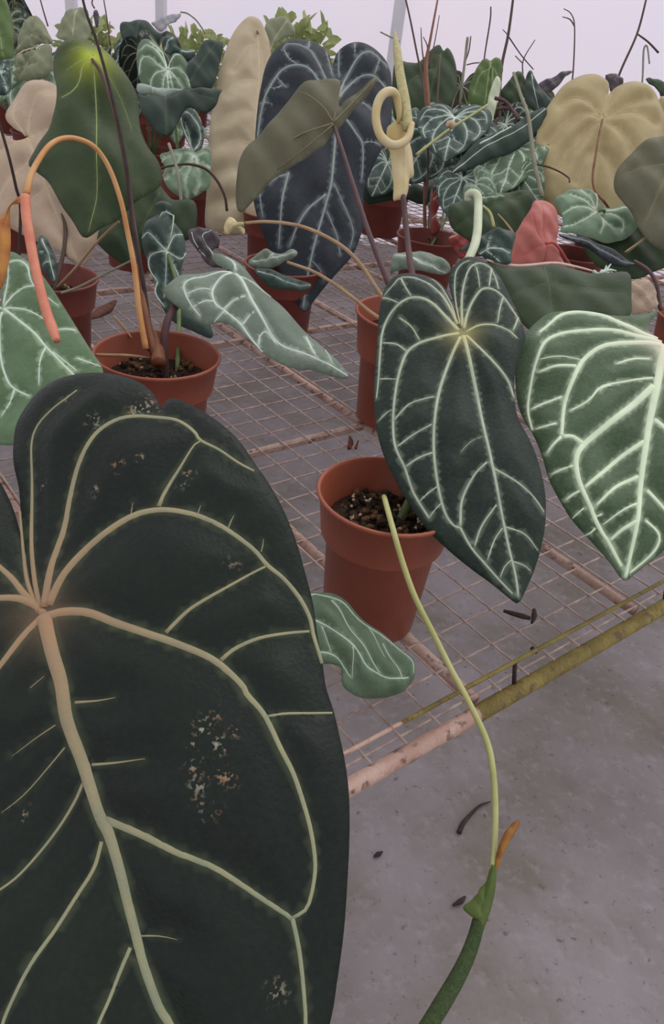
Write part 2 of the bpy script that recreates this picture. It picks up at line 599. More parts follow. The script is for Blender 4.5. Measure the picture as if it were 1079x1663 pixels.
def leaf_px(parent, p0, zz, outline, veins, near, far, vmat, vk=1.0, hub=True, hubr=0.02, scars=None, **k):
    """leaf whose measured outline and veins lie on a tilted plane in space; widths of veins in photo pixels"""
    O, ex, ey, en = plane_frame(p0, *zz)
    def uv(pt):
        d = _fw + RT * ((pt[0] - CX) / FPX) + UP * ((CY - pt[1]) / FPX)
        X = CAM + d * (((O - CAM) @ en) / (d @ en)) - O
        return (X @ ex, X @ ey)
    sc = zz[0] / FPX
    vv = [([uv(q) for q in p], w0 * sc * vk, w1 * sc * vk) for p, w0, w1 in veins]
    ss = [(uv(p), r * sc) for p, r in (scars or [])]
    return leaf_core(parent, O, ex, ey, en, [uv(q) for q in outline], vv, near, far, vmat,
                     hubp=uv(p0) if hub else None, hubr=hubr, scars=ss, **k)

# ---- a heart-shaped leaf of the usual shape, for the ones whose outline is partly hidden
HEART = [(0, 0.02), (0.03, 0.12), (0.08, 0.22), (0.17, 0.28), (0.28, 0.27), (0.37, 0.19), (0.42, 0.06), (0.43, -0.1), (0.40, -0.28),
         (0.34, -0.46), (0.25, -0.65), (0.14, -0.83), (0.05, -0.95), (0, -1.0)]
HEART = HEART + [(-x, y) for x, y in HEART[-2:0:-1]]
def _mir(v):
    return v + [([(-x, y) for x, y in p], a, b) for p, a, b in v]
HVEINS = [([(0, 0), (0.005, -0.3), (0, -0.65), (0, -0.98)], 1.0, 0.4)] + _mir([
    ([(0, 0), (0.08, 0.1), (0.17, 0.2), (0.25, 0.21)], 0.7, 0.35),
    ([(0, 0), (0.14, 0.07), (0.27, 0.1), (0.35, 0.02), (0.38, -0.12)], 0.8, 0.4),
    ([(0, 0), (0.13, -0.03), (0.24, -0.1), (0.31, -0.22), (0.32, -0.38), (0.27, -0.54)], 0.8, 0.4),
    ([(0, -0.01), (0.1, -0.13), (0.16, -0.28), (0.19, -0.45), (0.18, -0.62), (0.12, -0.8)], 0.8, 0.35),
    ([(0, -0.45), (0.08, -0.54), (0.17, -0.63)], 0.45, 0.3),
    ([(0, -0.66), (0.06, -0.74), (0.12, -0.8)], 0.4, 0.25),
    ([(0.32, -0.3), (0.38, -0.3)], 0.4, 0.3), ([(0.27, 0.1), (0.33, 0.2)], 0.4, 0.3),
    ([(0.17, -0.32), (0.25, -0.36), (0.31, -0.42)], 0.4, 0.3), ([(0.24, -0.1), (0.31, -0.06), (0.38, -0.08)], 0.4, 0.3)])

def heart(parent, a, za, b, zb, near, far, vmat, wide=1.0, roll=0.0, vw=0.02, **k):
    """a: pixel and distance of the petiole joint, b: of the tip; roll turns the blade about its length"""
    A, B = W(a[0], a[1], za), W(b[0], b[1], zb)
    ax = B - A
    L = np.linalg.norm(ax)
    ey = -ax / L
    n = CAM - A
    n = n - ey * (n @ ey)
    n /= np.linalg.norm(n)
    ex = np.cross(ey, n)
    r = math.radians(roll)
    ex, n = ex * math.cos(r) + n * math.sin(r), -ex * math.sin(r) + n * math.cos(r)
    out = [(x * L * wide, y * L) for x, y in HEART]
    vv = [([(x * L * wide, y * L) for x, y in p], w0 * vw * L, w1 * vw * L) for p, w0, w1 in HVEINS]
    k.setdefault('split_veins', False)
    k.setdefault('step', L / 22)
    return leaf_core(parent, A, ex, ey, n, out, vv, near, far, vmat, hubp=(0, 0), hubr=0.07 * L, quilt=0.014 * L, wave=0.02 * L,
                     curl=0.02 * L, curlw=0.1 * L, **k)

# ---- pots
def pot(root, R=0.07, H=0.13, mat='terracotta', lip=0.045, soil=0.032, chunks=70, seed=1, taper=0.74):
    b = np.array(root['base'])
    t = 0.0024
    rb = R * taper
    r1 = R - 0.0065 - (R - rb) * lip / H
    prof = [(0.0005, 0.0), (rb - 0.004, 0.0), (rb, 0.003), (r1 - 0.001, H - lip - 0.001), (r1 + 0.0045, H - lip), (r1 + 0.0052, H - lip + 0.002), (R - 0.0025, H - 0.005), (R, H - 0.004),
            (R + 0.0008, H - 0.0015), (R, H), (R - t, H), (R - t - 0.001, H - 0.003), (r1 - t, H - lip), (r1 - t - 0.0035, H - lip - 0.004), (rb - t, t), (0.0005, t)]
    V, F = lathe_geo(prof, b, 44)
    F = [f for f in F]
    mesh_obj('pot', V, F, mat, root)
    # earth
    rg = np.random.default_rng(seed)
    zs = H - soil
    rs = R - t - 0.0015 - (R - r1) * min(soil, lip) / lip
    V, F = [], []
    rings = 9
    V.append(b + (0, 0, zs + 0.004))
    for i in range(1, rings + 1):
        for k in range(28):
            r = rs * i / rings
            th = 2 * math.pi * k / 28
            V.append(b + (r * math.cos(th), r * math.sin(th), zs + (rg.normal(0, 0.0022) if i < rings else -0.002)))
    for k in range(28):
        F.append((0, 1 + k, 1 + (k + 1) % 28))
    for i in range(rings - 1):
        for k in range(28):
            k2 = (k + 1) % 28
            F.append((1 + i * 28 + k, 1 + (i + 1) * 28 + k, 1 + (i + 1) * 28 + k2, 1 + i * 28 + k2))
    so = mesh_obj('soil', V, F, 'soil', root, smooth=False)
    if chunks:
        V, F, mi = [], [], []
        ico = [(0, 0, 1), (.9, 0, .4), (.28, .85, .4), (-.72, .52, .4), (-.72, -.52, .4), (.28, -.85, .4), (.72, .52, -.4), (-.28, .85, -.4),
               (-.9, 0, -.4), (-.28, -.85, -.4), (.72, -.52, -.4), (0, 0, -1)]
        icf = [(0, 1, 2), (0, 2, 3), (0, 3, 4), (0, 4, 5), (0, 5, 1), (1, 6, 2), (2, 7, 3), (3, 8, 4), (4, 9, 5), (5, 10, 1), (6, 7, 2), (7, 8, 3),
               (8, 9, 4), (9, 10, 5), (10, 6, 1), (11, 7, 6), (11, 8, 7), (11, 9, 8), (11, 10, 9), (11, 6, 10)]
        for c in range(chunks):
            r = rs * 0.9 * math.sqrt(rg.uniform(0, 1))
            th = rg.uniform(0, 6.28)
            s = rg.uniform(0.0022, 0.0052) * (0.6 if c % 5 == 0 else 1)
            sc = rg.uniform(0.6, 1.3, 3) * s
            Rm = np.array(Matrix.Rotation(rg.uniform(0, 6), 3, Vector(rg.normal(size=3)).normalized()))
            p = b + (r * math.cos(th), r * math.sin(th), zs + 0.003)
            o = len(V)
            V += [p + Rm @ (np.array(q) * sc * rg.uniform(0.85, 1.15)) for q in ico]
            F += [tuple(i + o for i in f) for f in icf]
            mi += [1 if c % 5 == 0 else 0] * len(icf)
        tag(mesh_obj('soil_chunks', V, F, ['soil_chunk', 'perlite'], so, smooth=False, midx=mi), kind='stuff')
    root['soil_z'] = float(b[2] + zs)

def plant(px, py, label, R=0.07, H=0.13, name='potted_anthurium', group='potted anthuriums on the bench', at=None, **k):
    """px, py: middle of the pot's rim in the photograph"""
    c = onz(px, py, BZ + H) if at is None else np.array([at[0], at[1], 0])
    r = thing(name, (float(c[0]), float(c[1]), BZ + 0.0016), label, 'potted plant', group)
    pot(r, R, H, **k)
    return r

def soil_pt(root, dx=0.0, dy=0.0):
    b = root['base']
    return np.array([b[0] + dx, b[1] + dy, root['soil_z'] - 0.004])

def stalk(root, a, mids, r, mat, name='petiole', n=7):
    """from a point of the soil through (px,py,z) points"""
    P = [a] + [W(*m) for m in mids]
    return tube(name, root, P, r, mat, 8, n)

# ------------------------------------------------------------------ the setting
def box_geo(lo, hi):
    V = [(x, y, z) for x in (lo[0], hi[0]) for y in (lo[1], hi[1]) for z in (lo[2], hi[2])]
    F = [(0, 1, 3, 2), (4, 6, 7, 5), (0, 4, 5, 1), (2, 3, 7, 6), (0, 2, 6, 4), (1, 5, 7, 3)]
    return V, F
V, F = box_geo((-7, -4, -0.1), (7, 6.2, 0))
tag(mesh_obj('floor', V, F, 'concrete', smooth=False), 'grey stained concrete floor with olive patches and small debris', kind='structure')
WY = 4.6
wall = mesh_obj('wall_back', [(-7, WY, 0), (7, WY, 0), (7, WY, 3.2), (-7, WY, 3.2)], [(0, 1, 2, 3)], 'translucent_sheet', smooth=False)
tag(wall, 'pale lavender translucent greenhouse sheet wall behind the plants', kind='structure')
def post(px, w, n):
    d = W(px, 40, 1.0) - CAM
    p = CAM + d * ((WY - 0.06 - CAM[1]) / d[1])
    V, F = box_geo((p[0] - w, WY - 0.09, 0), (p[0] + w, WY - 0.03, 3.2))
    tag(mesh_obj('trim_%d' % n, V, F, 'post_grey', smooth=False), 'pale grey upright post of the greenhouse wall', kind='structure')
post(118, 0.022, 1)
post(262, 0.022, 2)
post(646, 0.03, 3)
post(1330, 0.03, 4)

# ------------------------------------------------------------------ bench
S0, S1, T0, T1 = -0.54, 3.34, 0.285, 4.02
bench_base = ST(S0, T0, 0.0)
bench = thing('mesh_bench', bench_base, 'long greenhouse bench of square wire mesh on rusty pipes carrying the pots', 'bench')
WR = 0.0012
def bar(name, a, b, r, mat, seg=6):
    V, F = tube_geo(np.array([a, b]), [r], seg)
    return mesh_obj(name, V, F, mat, bench)
PR = 0.0062
for k in range(14):
    s = -0.32 + 0.26 * k
    if S0 < s < S1:
        bar('pipe', ST(s, T0 + 0.004, BZ - 2 * WR - PR), ST(s, T1, BZ - 2 * WR - PR), PR, 'pipe_rust', 10)
for t in (0.78, 1.14, 1.46, 1.80, 2.14, 2.48, 2.82, 3.16, 3.50, 3.84, 4.02):
    bar('pipe', ST(S0, t, BZ - 2 * WR - PR - 0.001), ST(S1, t, BZ - 2 * WR - PR - 0.001), PR * 1.02, 'pipe_rust', 10)
S_CH = 0.45
bar('front_rail', ST(S0, T0 - 0.008, BZ - 0.010), ST(S_CH, T0 - 0.008, BZ - 0.010), 0.0080, 'pipe_rust', 14)['label'] = 'rust brown front rail of the bench'
bar('front_rail', ST(S_CH, T0 - 0.008, BZ - 0.010), ST(S1, T0 - 0.008, BZ - 0.010), 0.0083, 'pipe_yellow', 14)['label'] = 'mossy yellow painted front rail of the bench'
bar('edge_rod', ST(S0, T0 + 0.003, BZ + 0.021), ST(0.36, T0 + 0.003, BZ + 0.021), 0.0021, 'pipe_rust', 8)
bar('edge_rod', ST(0.36, T0 + 0.003, BZ + 0.021), ST(S1, T0 + 0.003, BZ + 0.021), 0.0023, 'pipe_yellow', 8)
for s in np.arange(-0.32, S1, 0.26):
    bar('strut', ST(s + 0.045, T0 + 0.003, BZ + 0.020), ST(s + 0.045, T0 - 0.004, BZ - 0.006), 0.0022, 'twig_dark', 6)
# wires of the mesh: two crossing layers, one object each; the far ones are joined
proto = {}
def wire(length, d):
    if length not in proto:
        V, F = tube_geo(np.array([(0, 0, 0), (length, 0, 0)]), [WR], 6)
        me = bpy.data.meshes.new('wire')
        me.from_pydata([tuple(v) for v in V], [], F)
        me.materials.append(MATS['wire_metal'])
        proto[length] = me
    o = bpy.data.objects.new('wire', proto[length])
    COL.objects.link(o)
    o.parent = bench
    return o
def lay_wire(a, d, length):
    o = wire(length, d)
    o.location = np.array(a) - bench_base
    o.rotation_euler = (0, 0, math.atan2(d[1], d[0]))
ns = 0
for s in np.arange(S0 + 0.025, S1, 0.04):          # wires running into the bench
    lay_wire(ST(s, T0 - 0.004, BZ - WR), E2, round(T1 - T0 + 0.004, 3))
    ns += 1
for t in np.arange(T0 + 0.006, T1, 0.04):          # wires running along the bench
    lay_wire(ST(S0, t, BZ - WR * 2.6), E1, round(S1 - S0, 3))
    ns += 1
for s, t in ((S0 + 0.1, T0 + 0.03), (1.3, T0 + 0.03), (S1 - 0.1, T0 + 0.03), (S0 + 0.1, T1 - 0.05), (1.3, T1 - 0.05), (S1 - 0.1, T1 - 0.05)):
    bar('bench_leg', ST(s, t, 0.0), ST(s, t, BZ - 0.016), 0.016, 'pipe_rust', 12)

plain_mat('dry_bract', (164, 118, 54), (110, 66, 36), 60, 0.6)
plain_mat('spathe_grey', (158, 158, 162), (140, 138, 144), 30, 0.6)
plain_mat('spathe_pale', (200, 208, 184), (184, 194, 160), 20, 0.5)
plain_mat('lip_grey', (158, 170, 160), (140, 154, 144), 40, 0.6)
def L(parent, crop, s, zz, near, far, vmat, veins=(), p0=None, **k):
    """veins: list of (string, w0, w1) in the same crop"""
    o = T(crop, s)
    c = T(crop, p0)[0] if p0 else tuple(np.mean(o, axis=0))
    k.setdefault('step', 0.007)
    k.setdefault('split_veins', False)
    k.setdefault('hub', p0 is not None)
    return leaf_px(parent, c, zz, o, [(T(crop, p), a, b) for p, a, b in veins], near, far, vmat, **k)


# ================================================================== plants in front
# ---- the very large dark leaf; its pot stands on the bench behind the blade
g = plant(150, 1180, 'potted anthurium whose huge dark green leaf with tan veins fills the lower left', at=onz(170, 1150, BZ + 0.13), seed=3, chunks=30)
out = T('A', '105,815 80,745 55,650 38,530 30,430 14,350 14,290 25,225 60,170 110,120 170,88 240,70 310,66 380,78 430,98 465,130 488,172 497,158 520,143 560,152 620,185 690,235 745,290 800,370 835,420 880,500 920,600 945,690 970,790 985,900 1000,980')
out += T('B', '945,20 968,90 985,160 1003,240 1015,330 1018,430 1015,530 1008,640 1000,740 990,820 975,920 960,1012')
out += T('px', '505,1770 440,1880 370,1960 310,2005 250,1975 100,1930 -90,1850 -260,1720 -380,1540 -440,1330 -440,1130 -390,940 -310,800 -220,730 -120,705 -45,735 0,800 30,900')
mid = T('A', '130,840 150,900 175,980 200,1060') + T('B', '200,120 240,240 290,400 320,460 350,560 385,700 420,840 460,960 490,1012') + T('px', '300,1720 315,1800 320,1900 312,1985')
def AB(a, b):
    return T('A', a) + T('B', b)
V = [(mid, 30, 10),
     (AB('140,850 200,835 280,840 360,870 450,900 540,930 640,970 700,1010 760,1070', '720,50 770,110 820,210 860,290 895,400 912,480 918,560 905,640 888,682 850,705'), 19, 7),
     (T('A', '145,810 190,720 250,650 330,585 420,535 500,518 580,525 660,550 730,590 790,635 830,680 880,720 930,780 960,840 970,890 985,940 998,985'), 19, 6),
     (T('A', '128,815 150,690 190,570 210,470 240,370 290,280 350,230 410,210 480,210 550,225 600,260 622,290 680,320 740,360 790,385'), 18, 5),
     (T('A', '112,820 90,720 78,600 78,480 80,380 85,290 110,240 160,195 200,165 235,135'), 12, 4),
     (T('A', '100,820 66,730 50,640 40,560 34,500'), 9, 5),
     (T('px', '68,996 40,975 0,970 -120,985 -260,1040 -350,1140 -390,1270'), 16, 6),
     (T('px', '66,1000 40,1030 10,1070 -10,1095 -80,1190 -130,1340 -140,1480'), 16, 6),
     (T('px', '58,990 30,960 0,925 -90,850 -190,820 -280,860'), 14, 5),
     (T('A', '497,505 520,450 560,380 600,310 622,292'), 11, 4), (T('A', '520,900 580,840 620,810 700,760 780,710 825,685'), 10, 5),
     (T('A', '690,985 730,950 800,915 880,895 960,882'), 10, 5), (T('B', '775,115 830,105 900,102 965,98'), 6, 4),
     (T('B', '310,415 360,435 430,465 520,510 620,550 700,600 770,650 835,695 850,710'), 15, 9),
     (T('B', '850,705 865,780 875,860 882,950 885,1012 880,1120 850,1250'), 10, 5),
     (T('B', '225,75 290,70 340,60'), 6, 1.5), (T('B', '270,255 340,250 425,238'), 6, 1.5), (T('B', '405,755 470,755 520,765'), 4, 1),
     (T('B', '240,310 215,360 170,430 110,510 50,580 0,620 -90,680'), 7, 4), (T('B', '295,480 270,560 220,640 160,740 100,830 50,930 15,1012 0,1100'), 9, 7),
     (T('B', '380,790 350,860 320,940 290,1012 270,1080'), 8, 6), (T('B', '190,205 130,270 60,345 0,395'), 3.5, 2), (T('B', '165,140 100,180 30,230'), 3, 1.5),
     (T('A', '410,535 413,515 416,494'), 4, 1), (T('A', '618,530 622,515 627,500'), 4, 1), (T('A', '712,570 720,550 730,530'), 5, 1.2), (T('A', '812,640 818,620 820,600'), 4, 1),
     (T('A', '410,212 406,202 402,194'), 6, 2), (T('A', '100,1075 125,1055 145,1040'), 3, 1.5)]
SC = [(T('A', a)[0], r) for a, r in (('212,165', 9), ('290,235', 12), ('590,400', 12), ('575,440', 8), ('440,165', 20), ('415,185', 12), ('465,180', 10), ('300,458', 9), ('375,385', 10), ('725,685', 7), ('120,435', 6), ('440,360', 8))]
SC += [(T('B', a)[0], r) for a, r in (('575,260', 11), ('592,310', 11), ('590,350', 8), ('635,112', 7), ('600,150', 14), ('650,200', 14), ('660,290', 12), ('625,390', 12), ('690,300', 8), ('810,915', 12), ('570,200', 9), ('70,400', 7), ('690,160', 9))]
giant = leaf_px(g, (66, 1000), (0.420, 0.405, 0.375), out, V, 'giant_top', 'olive_under', 'vein_giant', hubr=0.014, scars=SC, step=0.0042, thick=0.0016,
                quilt=0.006, curl=0.010, curlw=0.022, wave=0.003, seed=4, flat=0.6, vhub=6.5, label='huge dark green heart-shaped leaf with tan and pale veins')
tube('petiole', g, [soil_pt(g), W(120, 1080, 0.55), W(66, 1010, 0.435)], [0.005, 0.0045, 0.004], 'stalk_green')
# drooping small leaf in front of the red pot
out = T('c8', '290,850 340,840 390,845 440,880 500,930 560,985 620,1035 670,1075 705,1105 715,1150 715,1190 680,1230 620,1255 560,1262 500,1250 450,1220 435,1190 435,1140 410,1130 370,1125 340,1135 310,1110 270,1080 240,1000 250,900')
V = [(T('c8', '300,960 360,990 420,1030 460,1070 510,1140 550,1165 600,1190 650,1190 690,1180'), 3.5, 2.5), (T('c8', '300,862 350,852 420,885 480,940 560,1000 640,1060 695,1120 708,1165'), 3, 2),
     (T('c8', '390,880 430,940 480,1030 530,1110 570,1170'), 3, 2), (T('c8', '535,985 560,1050 590,1105'), 2, 1.2), (T('c8', '590,1050 630,1120 655,1185'), 2.4, 2),
     (T('c8', '455,1070 465,1120 475,1180'), 2, 1.5), (T('c8', '300,1085 370,1085 420,1110 470,1180'), 3.4, 2), (T('c8', '340,990 370,1040 390,1085'), 2.5, 1.5)]
leaf_px(g, (505, 1030), (0.64, 0.74, 0.56), out, V, 'sage_top', 'olive_under', 'vein_grey', vk=1.0, step=0.0032, quilt=0.0025, curl=0.010, curlw=0.014, wave=0.004, hub=False, seed=5,
        label='small drooping grey green leaf with white veins')
tube('petiole', g, [soil_pt(g, 0.01), W(350, 980, 0.62), W(470, 1000, 0.635), W(505, 1005, 0.642)], [0.003, 0.0022], 'stalk_green')

# ---- front pot
f1 = plant(633, 803, 'potted anthurium in the nearest terracotta pot, with a dark white-veined leaf', R=0.0672, H=0.15, lip=0.046, taper=0.70, seed=5, chunks=220)
out = T('c7', '362,312 345,250 325,195 290,150 235,125 180,120 130,135 95,180 80,240 72,320 65,420 58,520 62,620 75,700 100,780 140,860 190,940 250,1020 320,1090 400,1160 480,1220 540,1268 572,1285 600,1235 635,1150 660,1050 668,950 662,860 640,760 610,690 580,640 562,590 556,520 562,450 580,390 597,345 580,280 550,210 515,140 475,90 430,65 385,62 350,85 330,115 325,150 337,205 352,258')
S = lambda *a: [(T('c7', p), w0, w1) for p, w0, w1 in a]
V = S(('375,350 395,430 420,550 440,660 465,770 490,880 510,980 535,1100 560,1200 570,1265', 7.5, 3.5),
      ('365,355 330,430 295,530 275,640 270,760 285,880 310,970 340,1015 365,1025', 6.5, 4.5), ('365,1025 400,1090 450,1150 500,1205 550,1255', 4, 3),
      ('360,340 290,355 220,375 175,410 150,480 135,560 128,650 135,740 170,820 200,900 255,985', 6.5, 4),
      ('360,325 310,285 260,245 210,230 160,238 115,275 90,330 82,400 75,500 68,560', 7.5, 2.5),
      ('355,300 320,240 280,195 230,165 180,150 150,152 120,180 95,200', 6.5, 2.5), ('350,290 335,240 300,180 265,145', 4.5, 2),
      ('385,350 430,400 480,450 530,505 555,560', 5.5, 4), ('385,335 430,315 480,315 530,330 565,355', 5, 3.5),
      ('378,320 390,270 410,225 440,190 475,185 515,205 550,250 575,290', 6.5, 3), ('373,310 370,240 375,180 395,120 430,95 465,100 485,130 500,180', 5.5, 3),
      ('365,300 350,230 345,170 350,120 370,95 395,85', 3.5, 2.5), ('475,105 470,140 465,180', 4, 3), ('420,115 428,150 432,185', 3, 2), ('515,210 503,255 495,305', 4, 2.5), ('570,275 560,305 550,330', 4, 3),
      ('155,155 170,190 190,225', 4, 3), ('90,205 118,222 145,240', 3.5, 3), ('150,290 190,320 220,365', 3.5, 3), ('90,370 140,380 175,405', 3.5, 3.5), ('80,495 108,500 138,505', 3.5, 2.5),
      ('78,640 98,622 122,610', 3.5, 2), ('130,650 180,600 225,585 270,575', 4, 3), ('140,745 200,705 262,675', 3.5, 3), ('170,815 220,785 265,770', 4, 3.5), ('220,930 250,905 280,885', 3.5, 2.5), ('255,985 275,960 297,940', 3, 2.5),
      ('365,1020 370,930 410,850 455,805', 5, 3.5), ('415,1090 440,1020 490,950', 3.5, 3), ('460,1140 485,1070 512,1030', 3, 2.5), ('505,1200 520,1165 545,1140', 2.5, 2),
      ('480,825 560,870 620,920 660,970', 4, 2.5), ('520,1025 590,1050 640,1100', 3.5, 2), ('545,1145 590,1155 615,1170', 3, 2), ('365,770 400,735 440,715', 1.6, 1))
leaf_px(f1, (753, 540), (0.755, 0.735, 0.635), out, V, 'dark_top', 'olive_under', 'vein_pale', vk=1.05, hubr=0.014, step=0.0042, quilt=0.0045, curl=0.009, curlw=0.016, wave=0.003, seed=8,
        label='upright dark green heart-shaped leaf with bold white veins')
tube('petiole', f1, [soil_pt(f1, 0.012, 0.0), W(690, 760, 0.75), W(735, 640, 0.79), W(753, 545, 0.761)], [0.0042, 0.0032], 'stalk_green')
# drooping flower stalk over the bench edge
P = T('c8', '582,498 610,600 650,740 700,880 770,1020 840,1160 900,1270') + T('C', '500,600 522,700 530,820 528,940 522,1030')
zs = [0.69, 0.652, 0.640, 0.632, 0.626, 0.62, 0.613, 0.604, 0.595, 0.587, 0.58, 0.572]
tube('flower_stalk', f1, [onz(*P[0], f1['soil_z'] - 0.004)] + [W(x, y, z) for (x, y), z in zip(P, zs)], [0.0024, 0.0025, 0.0025, 0.0025, 0.0024], 'stalk_yellow', 10)
out = T('D', '530,560 512,620 480,680 440,740 400,810 345,868 370,905 420,940 460,965 500,955 526,965 512,900 505,840 505,760 520,680 538,610')
sp = leaf_px(f1, T('D', '480,780')[0], (0.566, 0.62, 0.545), out, [(T('D', '528,590 490,720 455,840 440,950'), 4, 5)], 'spathe_green', 'spathe_green', 'spathe_green', hub=False, name='spathe', step=0.0016, thick=0.0012,
             curl=0.002, curlw=0.004, fold=-0.5, wave=0.001, vname='midrib', label='folded-back green bract below the hanging flower spike')
tube('bract_sheath', f1, [W(*T('D', '532,540')[0], 0.573), W(*T('D', '505,700')[0], 0.570), W(*T('D', '460,850')[0], 0.568), W(*T('D', '420,990')[0], 0.566)], [0.0022, 0.0040, 0.0052, 0.0042], 'spathe_green', 10)
tube('spadix', f1, [W(*T('D', a)[0], z) for a, z in (('425,930', 0.567), ('395,1050', 0.562), ('340,1200', 0.553), ('260,1360', 0.543), ('160,1530', 0.532), ('60,1690', 0.522), ('-60,1860', 0.512), ('-150,1980', 0.505))],
     [0.0046, 0.0050, 0.0054, 0.0058, 0.0060, 0.0058, 0.005, 0.002], 'spadix_green', 14)
tube('dry_bract', f1, [W(*T('D', a)[0], z) for a, z in (('540,585', 0.572), ('560,510', 0.572), ('590,420', 0.573), ('635,330', 0.575), ('685,262', 0.577), ('712,222', 0.578))],
     [0.0010, 0.0020, 0.0028, 0.0034, 0.0026, 0.0006], 'dry_bract', 8)['label'] = 'pointed orange dry bract'
# upright cream flower with a curled spathe
tube_px('flower_stalk', f1, 'px', '655,318 660,370 668,435 690,560 668,760', (0.93, 0.92, 0.89, 0.83, 0.725), [0.0034, 0.0036, 0.0038, 0.004], 'stalk_plum', 8)
out = T('e5', '400,560 430,520 500,505 560,530 590,580 600,680 630,790 645,960 600,1000 580,1100 545,1200 490,1195 450,1190 455,1050 440,900 430,760 400,680')
leaf_px(f1, T('e5', '510,700')[0], (0.925, 1.05, 0.93), out, [(T('e5', '500,540 520,760 525,1000 510,1180'), 3, 2)], 'spathe_cream', 'spathe_cream', 'spathe_cream', hub=False, name='spathe', step=0.003, fold=-0.45,
        thick=0.0014, curl=0.004, curlw=0.008, wave=0.001, vname='midrib', label='cream spathe wrapped round its stalk')
tube_px('spathe_curl', f1, 'e5', '590,540 560,660 480,725 390,720 310,640 275,500 290,370 340,285 410,262 450,300 470,380 480,480 470,530', (0.915, 0.905, 0.90, 0.90, 0.915, 0.925), [0.0036, 0.005, 0.0054, 0.005, 0.0054, 0.005, 0.0042, 0.0025], 'spathe_cream', 10)['label'] = 'cream spathe tip curled into a ring'
tube_px('spadix', f1, 'px', '664,210 658,165 650,120 645,80 641,52', (0.918, 0.93, 0.94), [0.0060, 0.0062, 0.0056, 0.0048, 0.0016], 'spadix_cream', 12)

# ---- bright leaf at the right edge
r1 = plant(1136, 518, 'potted anthurium with a bright green leaf and thick white veins at the right edge', seed=9, chunks=60, R=0.072)
out = T('c7', '1088,385 1060,357 1032,332 1036,300 1060,270 1075,246 1042,262 1010,272 960,275 900,268 820,256 740,258 680,264 640,292 605,330 575,370 562,430 564,500 572,580 592,640 628,705 655,770 682,850 720,920 765,995 830,1070 900,1145 952,1205 1000,1175 1100,1095 1250,955 1380,800 1450,640 1480,480 1430,350 1320,270 1200,250 1130,275 1105,330')
V = S(('1085,385 1065,480 1040,600 1015,740 1000,860 985,980 970,1090 955,1195', 15, 5), ('1080,385 1000,378 900,385 840,405 790,450 755,520 730,600 718,712', 10, 6), ('718,712 690,740 670,765', 6, 4),
      ('1075,375 980,352 900,330 800,335 720,345 660,380 630,450 615,530 605,610 620,680', 9, 4), ('1060,365 1000,342 930,303 870,270 780,262 720,277 680,310 640,345', 10, 5),
      ('1042,535 970,600 880,670 800,735 770,790 780,860 815,940 850,1020 890,1080 940,1160', 12, 6), ('720,712 760,710 800,735', 7, 7),
      ('1008,730 930,780 860,840 800,890', 8, 6), ('990,850 910,890 840,955', 7, 5), ('980,950 930,975 865,1020', 4, 2), ('985,1010 930,1040 890,1075', 7, 5),
      ('750,620 810,590 860,540 950,520 1040,505', 4, 4), ('640,480 700,465 770,465', 5, 6), ('615,610 660,590 720,570', 4, 5), ('630,680 670,672 700,665', 3, 4), ('690,835 725,822 765,812', 4, 4), ('740,925 765,908 795,895', 4, 4),
      ('640,440 720,430 790,440', 2, 2), ('910,460 970,440 1030,435', 4, 4), ('800,960 780,975 765,990', 3, 2), ('840,1030 825,1045 810,1050', 3, 2), ('860,985 845,990 830,985', 3, 2), ('890,535 860,545 850,560', 3, 2),
      ('1045,650 1090,690 1170,790 1230,860', 8, 5), ('1020,900 1079,960 1120,1010', 7, 4), ('1010,1010 1060,1050 1060,1090 1030,1130 970,1180', 5, 3), ('1090,390 1200,420 1300,520 1330,660', 10, 5), ('1090,380 1220,360 1340,420 1400,520', 9, 4))
leaf_px(r1, T('c7', '1088,388')[0], (0.80, 0.80, 0.70), out, V, 'bright_top', 'olive_under', 'vein_bright', vk=1.12, hubr=0.016, step=0.0042, quilt=0.0035, curl=0.008, curlw=0.014, wave=0.003, seed=12, halo=0.6,
        label='bright green heart-shaped leaf with thick white veins')
tube('petiole', r1, [soil_pt(r1, -0.01), W(1140, 480, 1.12), W(1120, 480, 0.95), W(*T('c7', '1088,392')[0], 0.806)], [0.0045, 0.004], 'stalk_green')

# ---- leaf at the left edge, plant out of the frame
l1 = plant(-330, 760, 'potted anthurium off the left edge with a mid green white-veined leaf', seed=21, chunks=20)
out = T('c4', '5,800 -10,720 -15,630 0,570 30,550 60,555 100,580 150,620 190,670 240,740 290,820 340,900 390,980 438,1055 440,1150 380,1240 300,1300 180,1360 40,1400 -150,1350 -330,1180 -380,930 -320,730 -220,640 -120,620 -50,680')
V = [(T('c4', p), a, b) for p, a, b in (('5,800 80,860 150,920 200,980 260,1040 330,1110 390,1190', 6, 3), ('5,795 60,740 110,715 155,712', 5, 4), ('10,800 100,805 160,830 210,865', 5, 2), ('25,602 80,595 120,630 140,700 190,745 250,790', 4, 2),
     ('5,785 25,690 30,602', 4, 3), ('245,897 290,895 325,900', 4, 4), ('200,985 180,1050 170,1145', 4, 3), ('2,820 -5,900 5,1020 30,1120 60,1160 125,1190', 5, 3.5), ('60,1165 40,1220 0,1275', 4, 3), ('230,1000 300,1050 330,1075', 3, 2), ('330,1015 390,1035 430,1050', 4, 2),
     ('0,800 -120,820 -240,900 -280,1050', 5, 3))]
leaf_px(l1, T('c4', '5,800')[0], (0.845, 0.805, 0.70), out, V, 'green_top', 'olive_under', 'vein_grey', step=0.005, quilt=0.003, wave=0.003, curl=0.006, seed=23, label='mid green leaf with white veins at the left edge')
tube('petiole', l1, [soil_pt(l1), W(-200, 560, 0.90), W(-60, 500, 0.84), W(*T('c4', '0,800')[0], 0.852)], [0.004, 0.003], 'stalk_green')

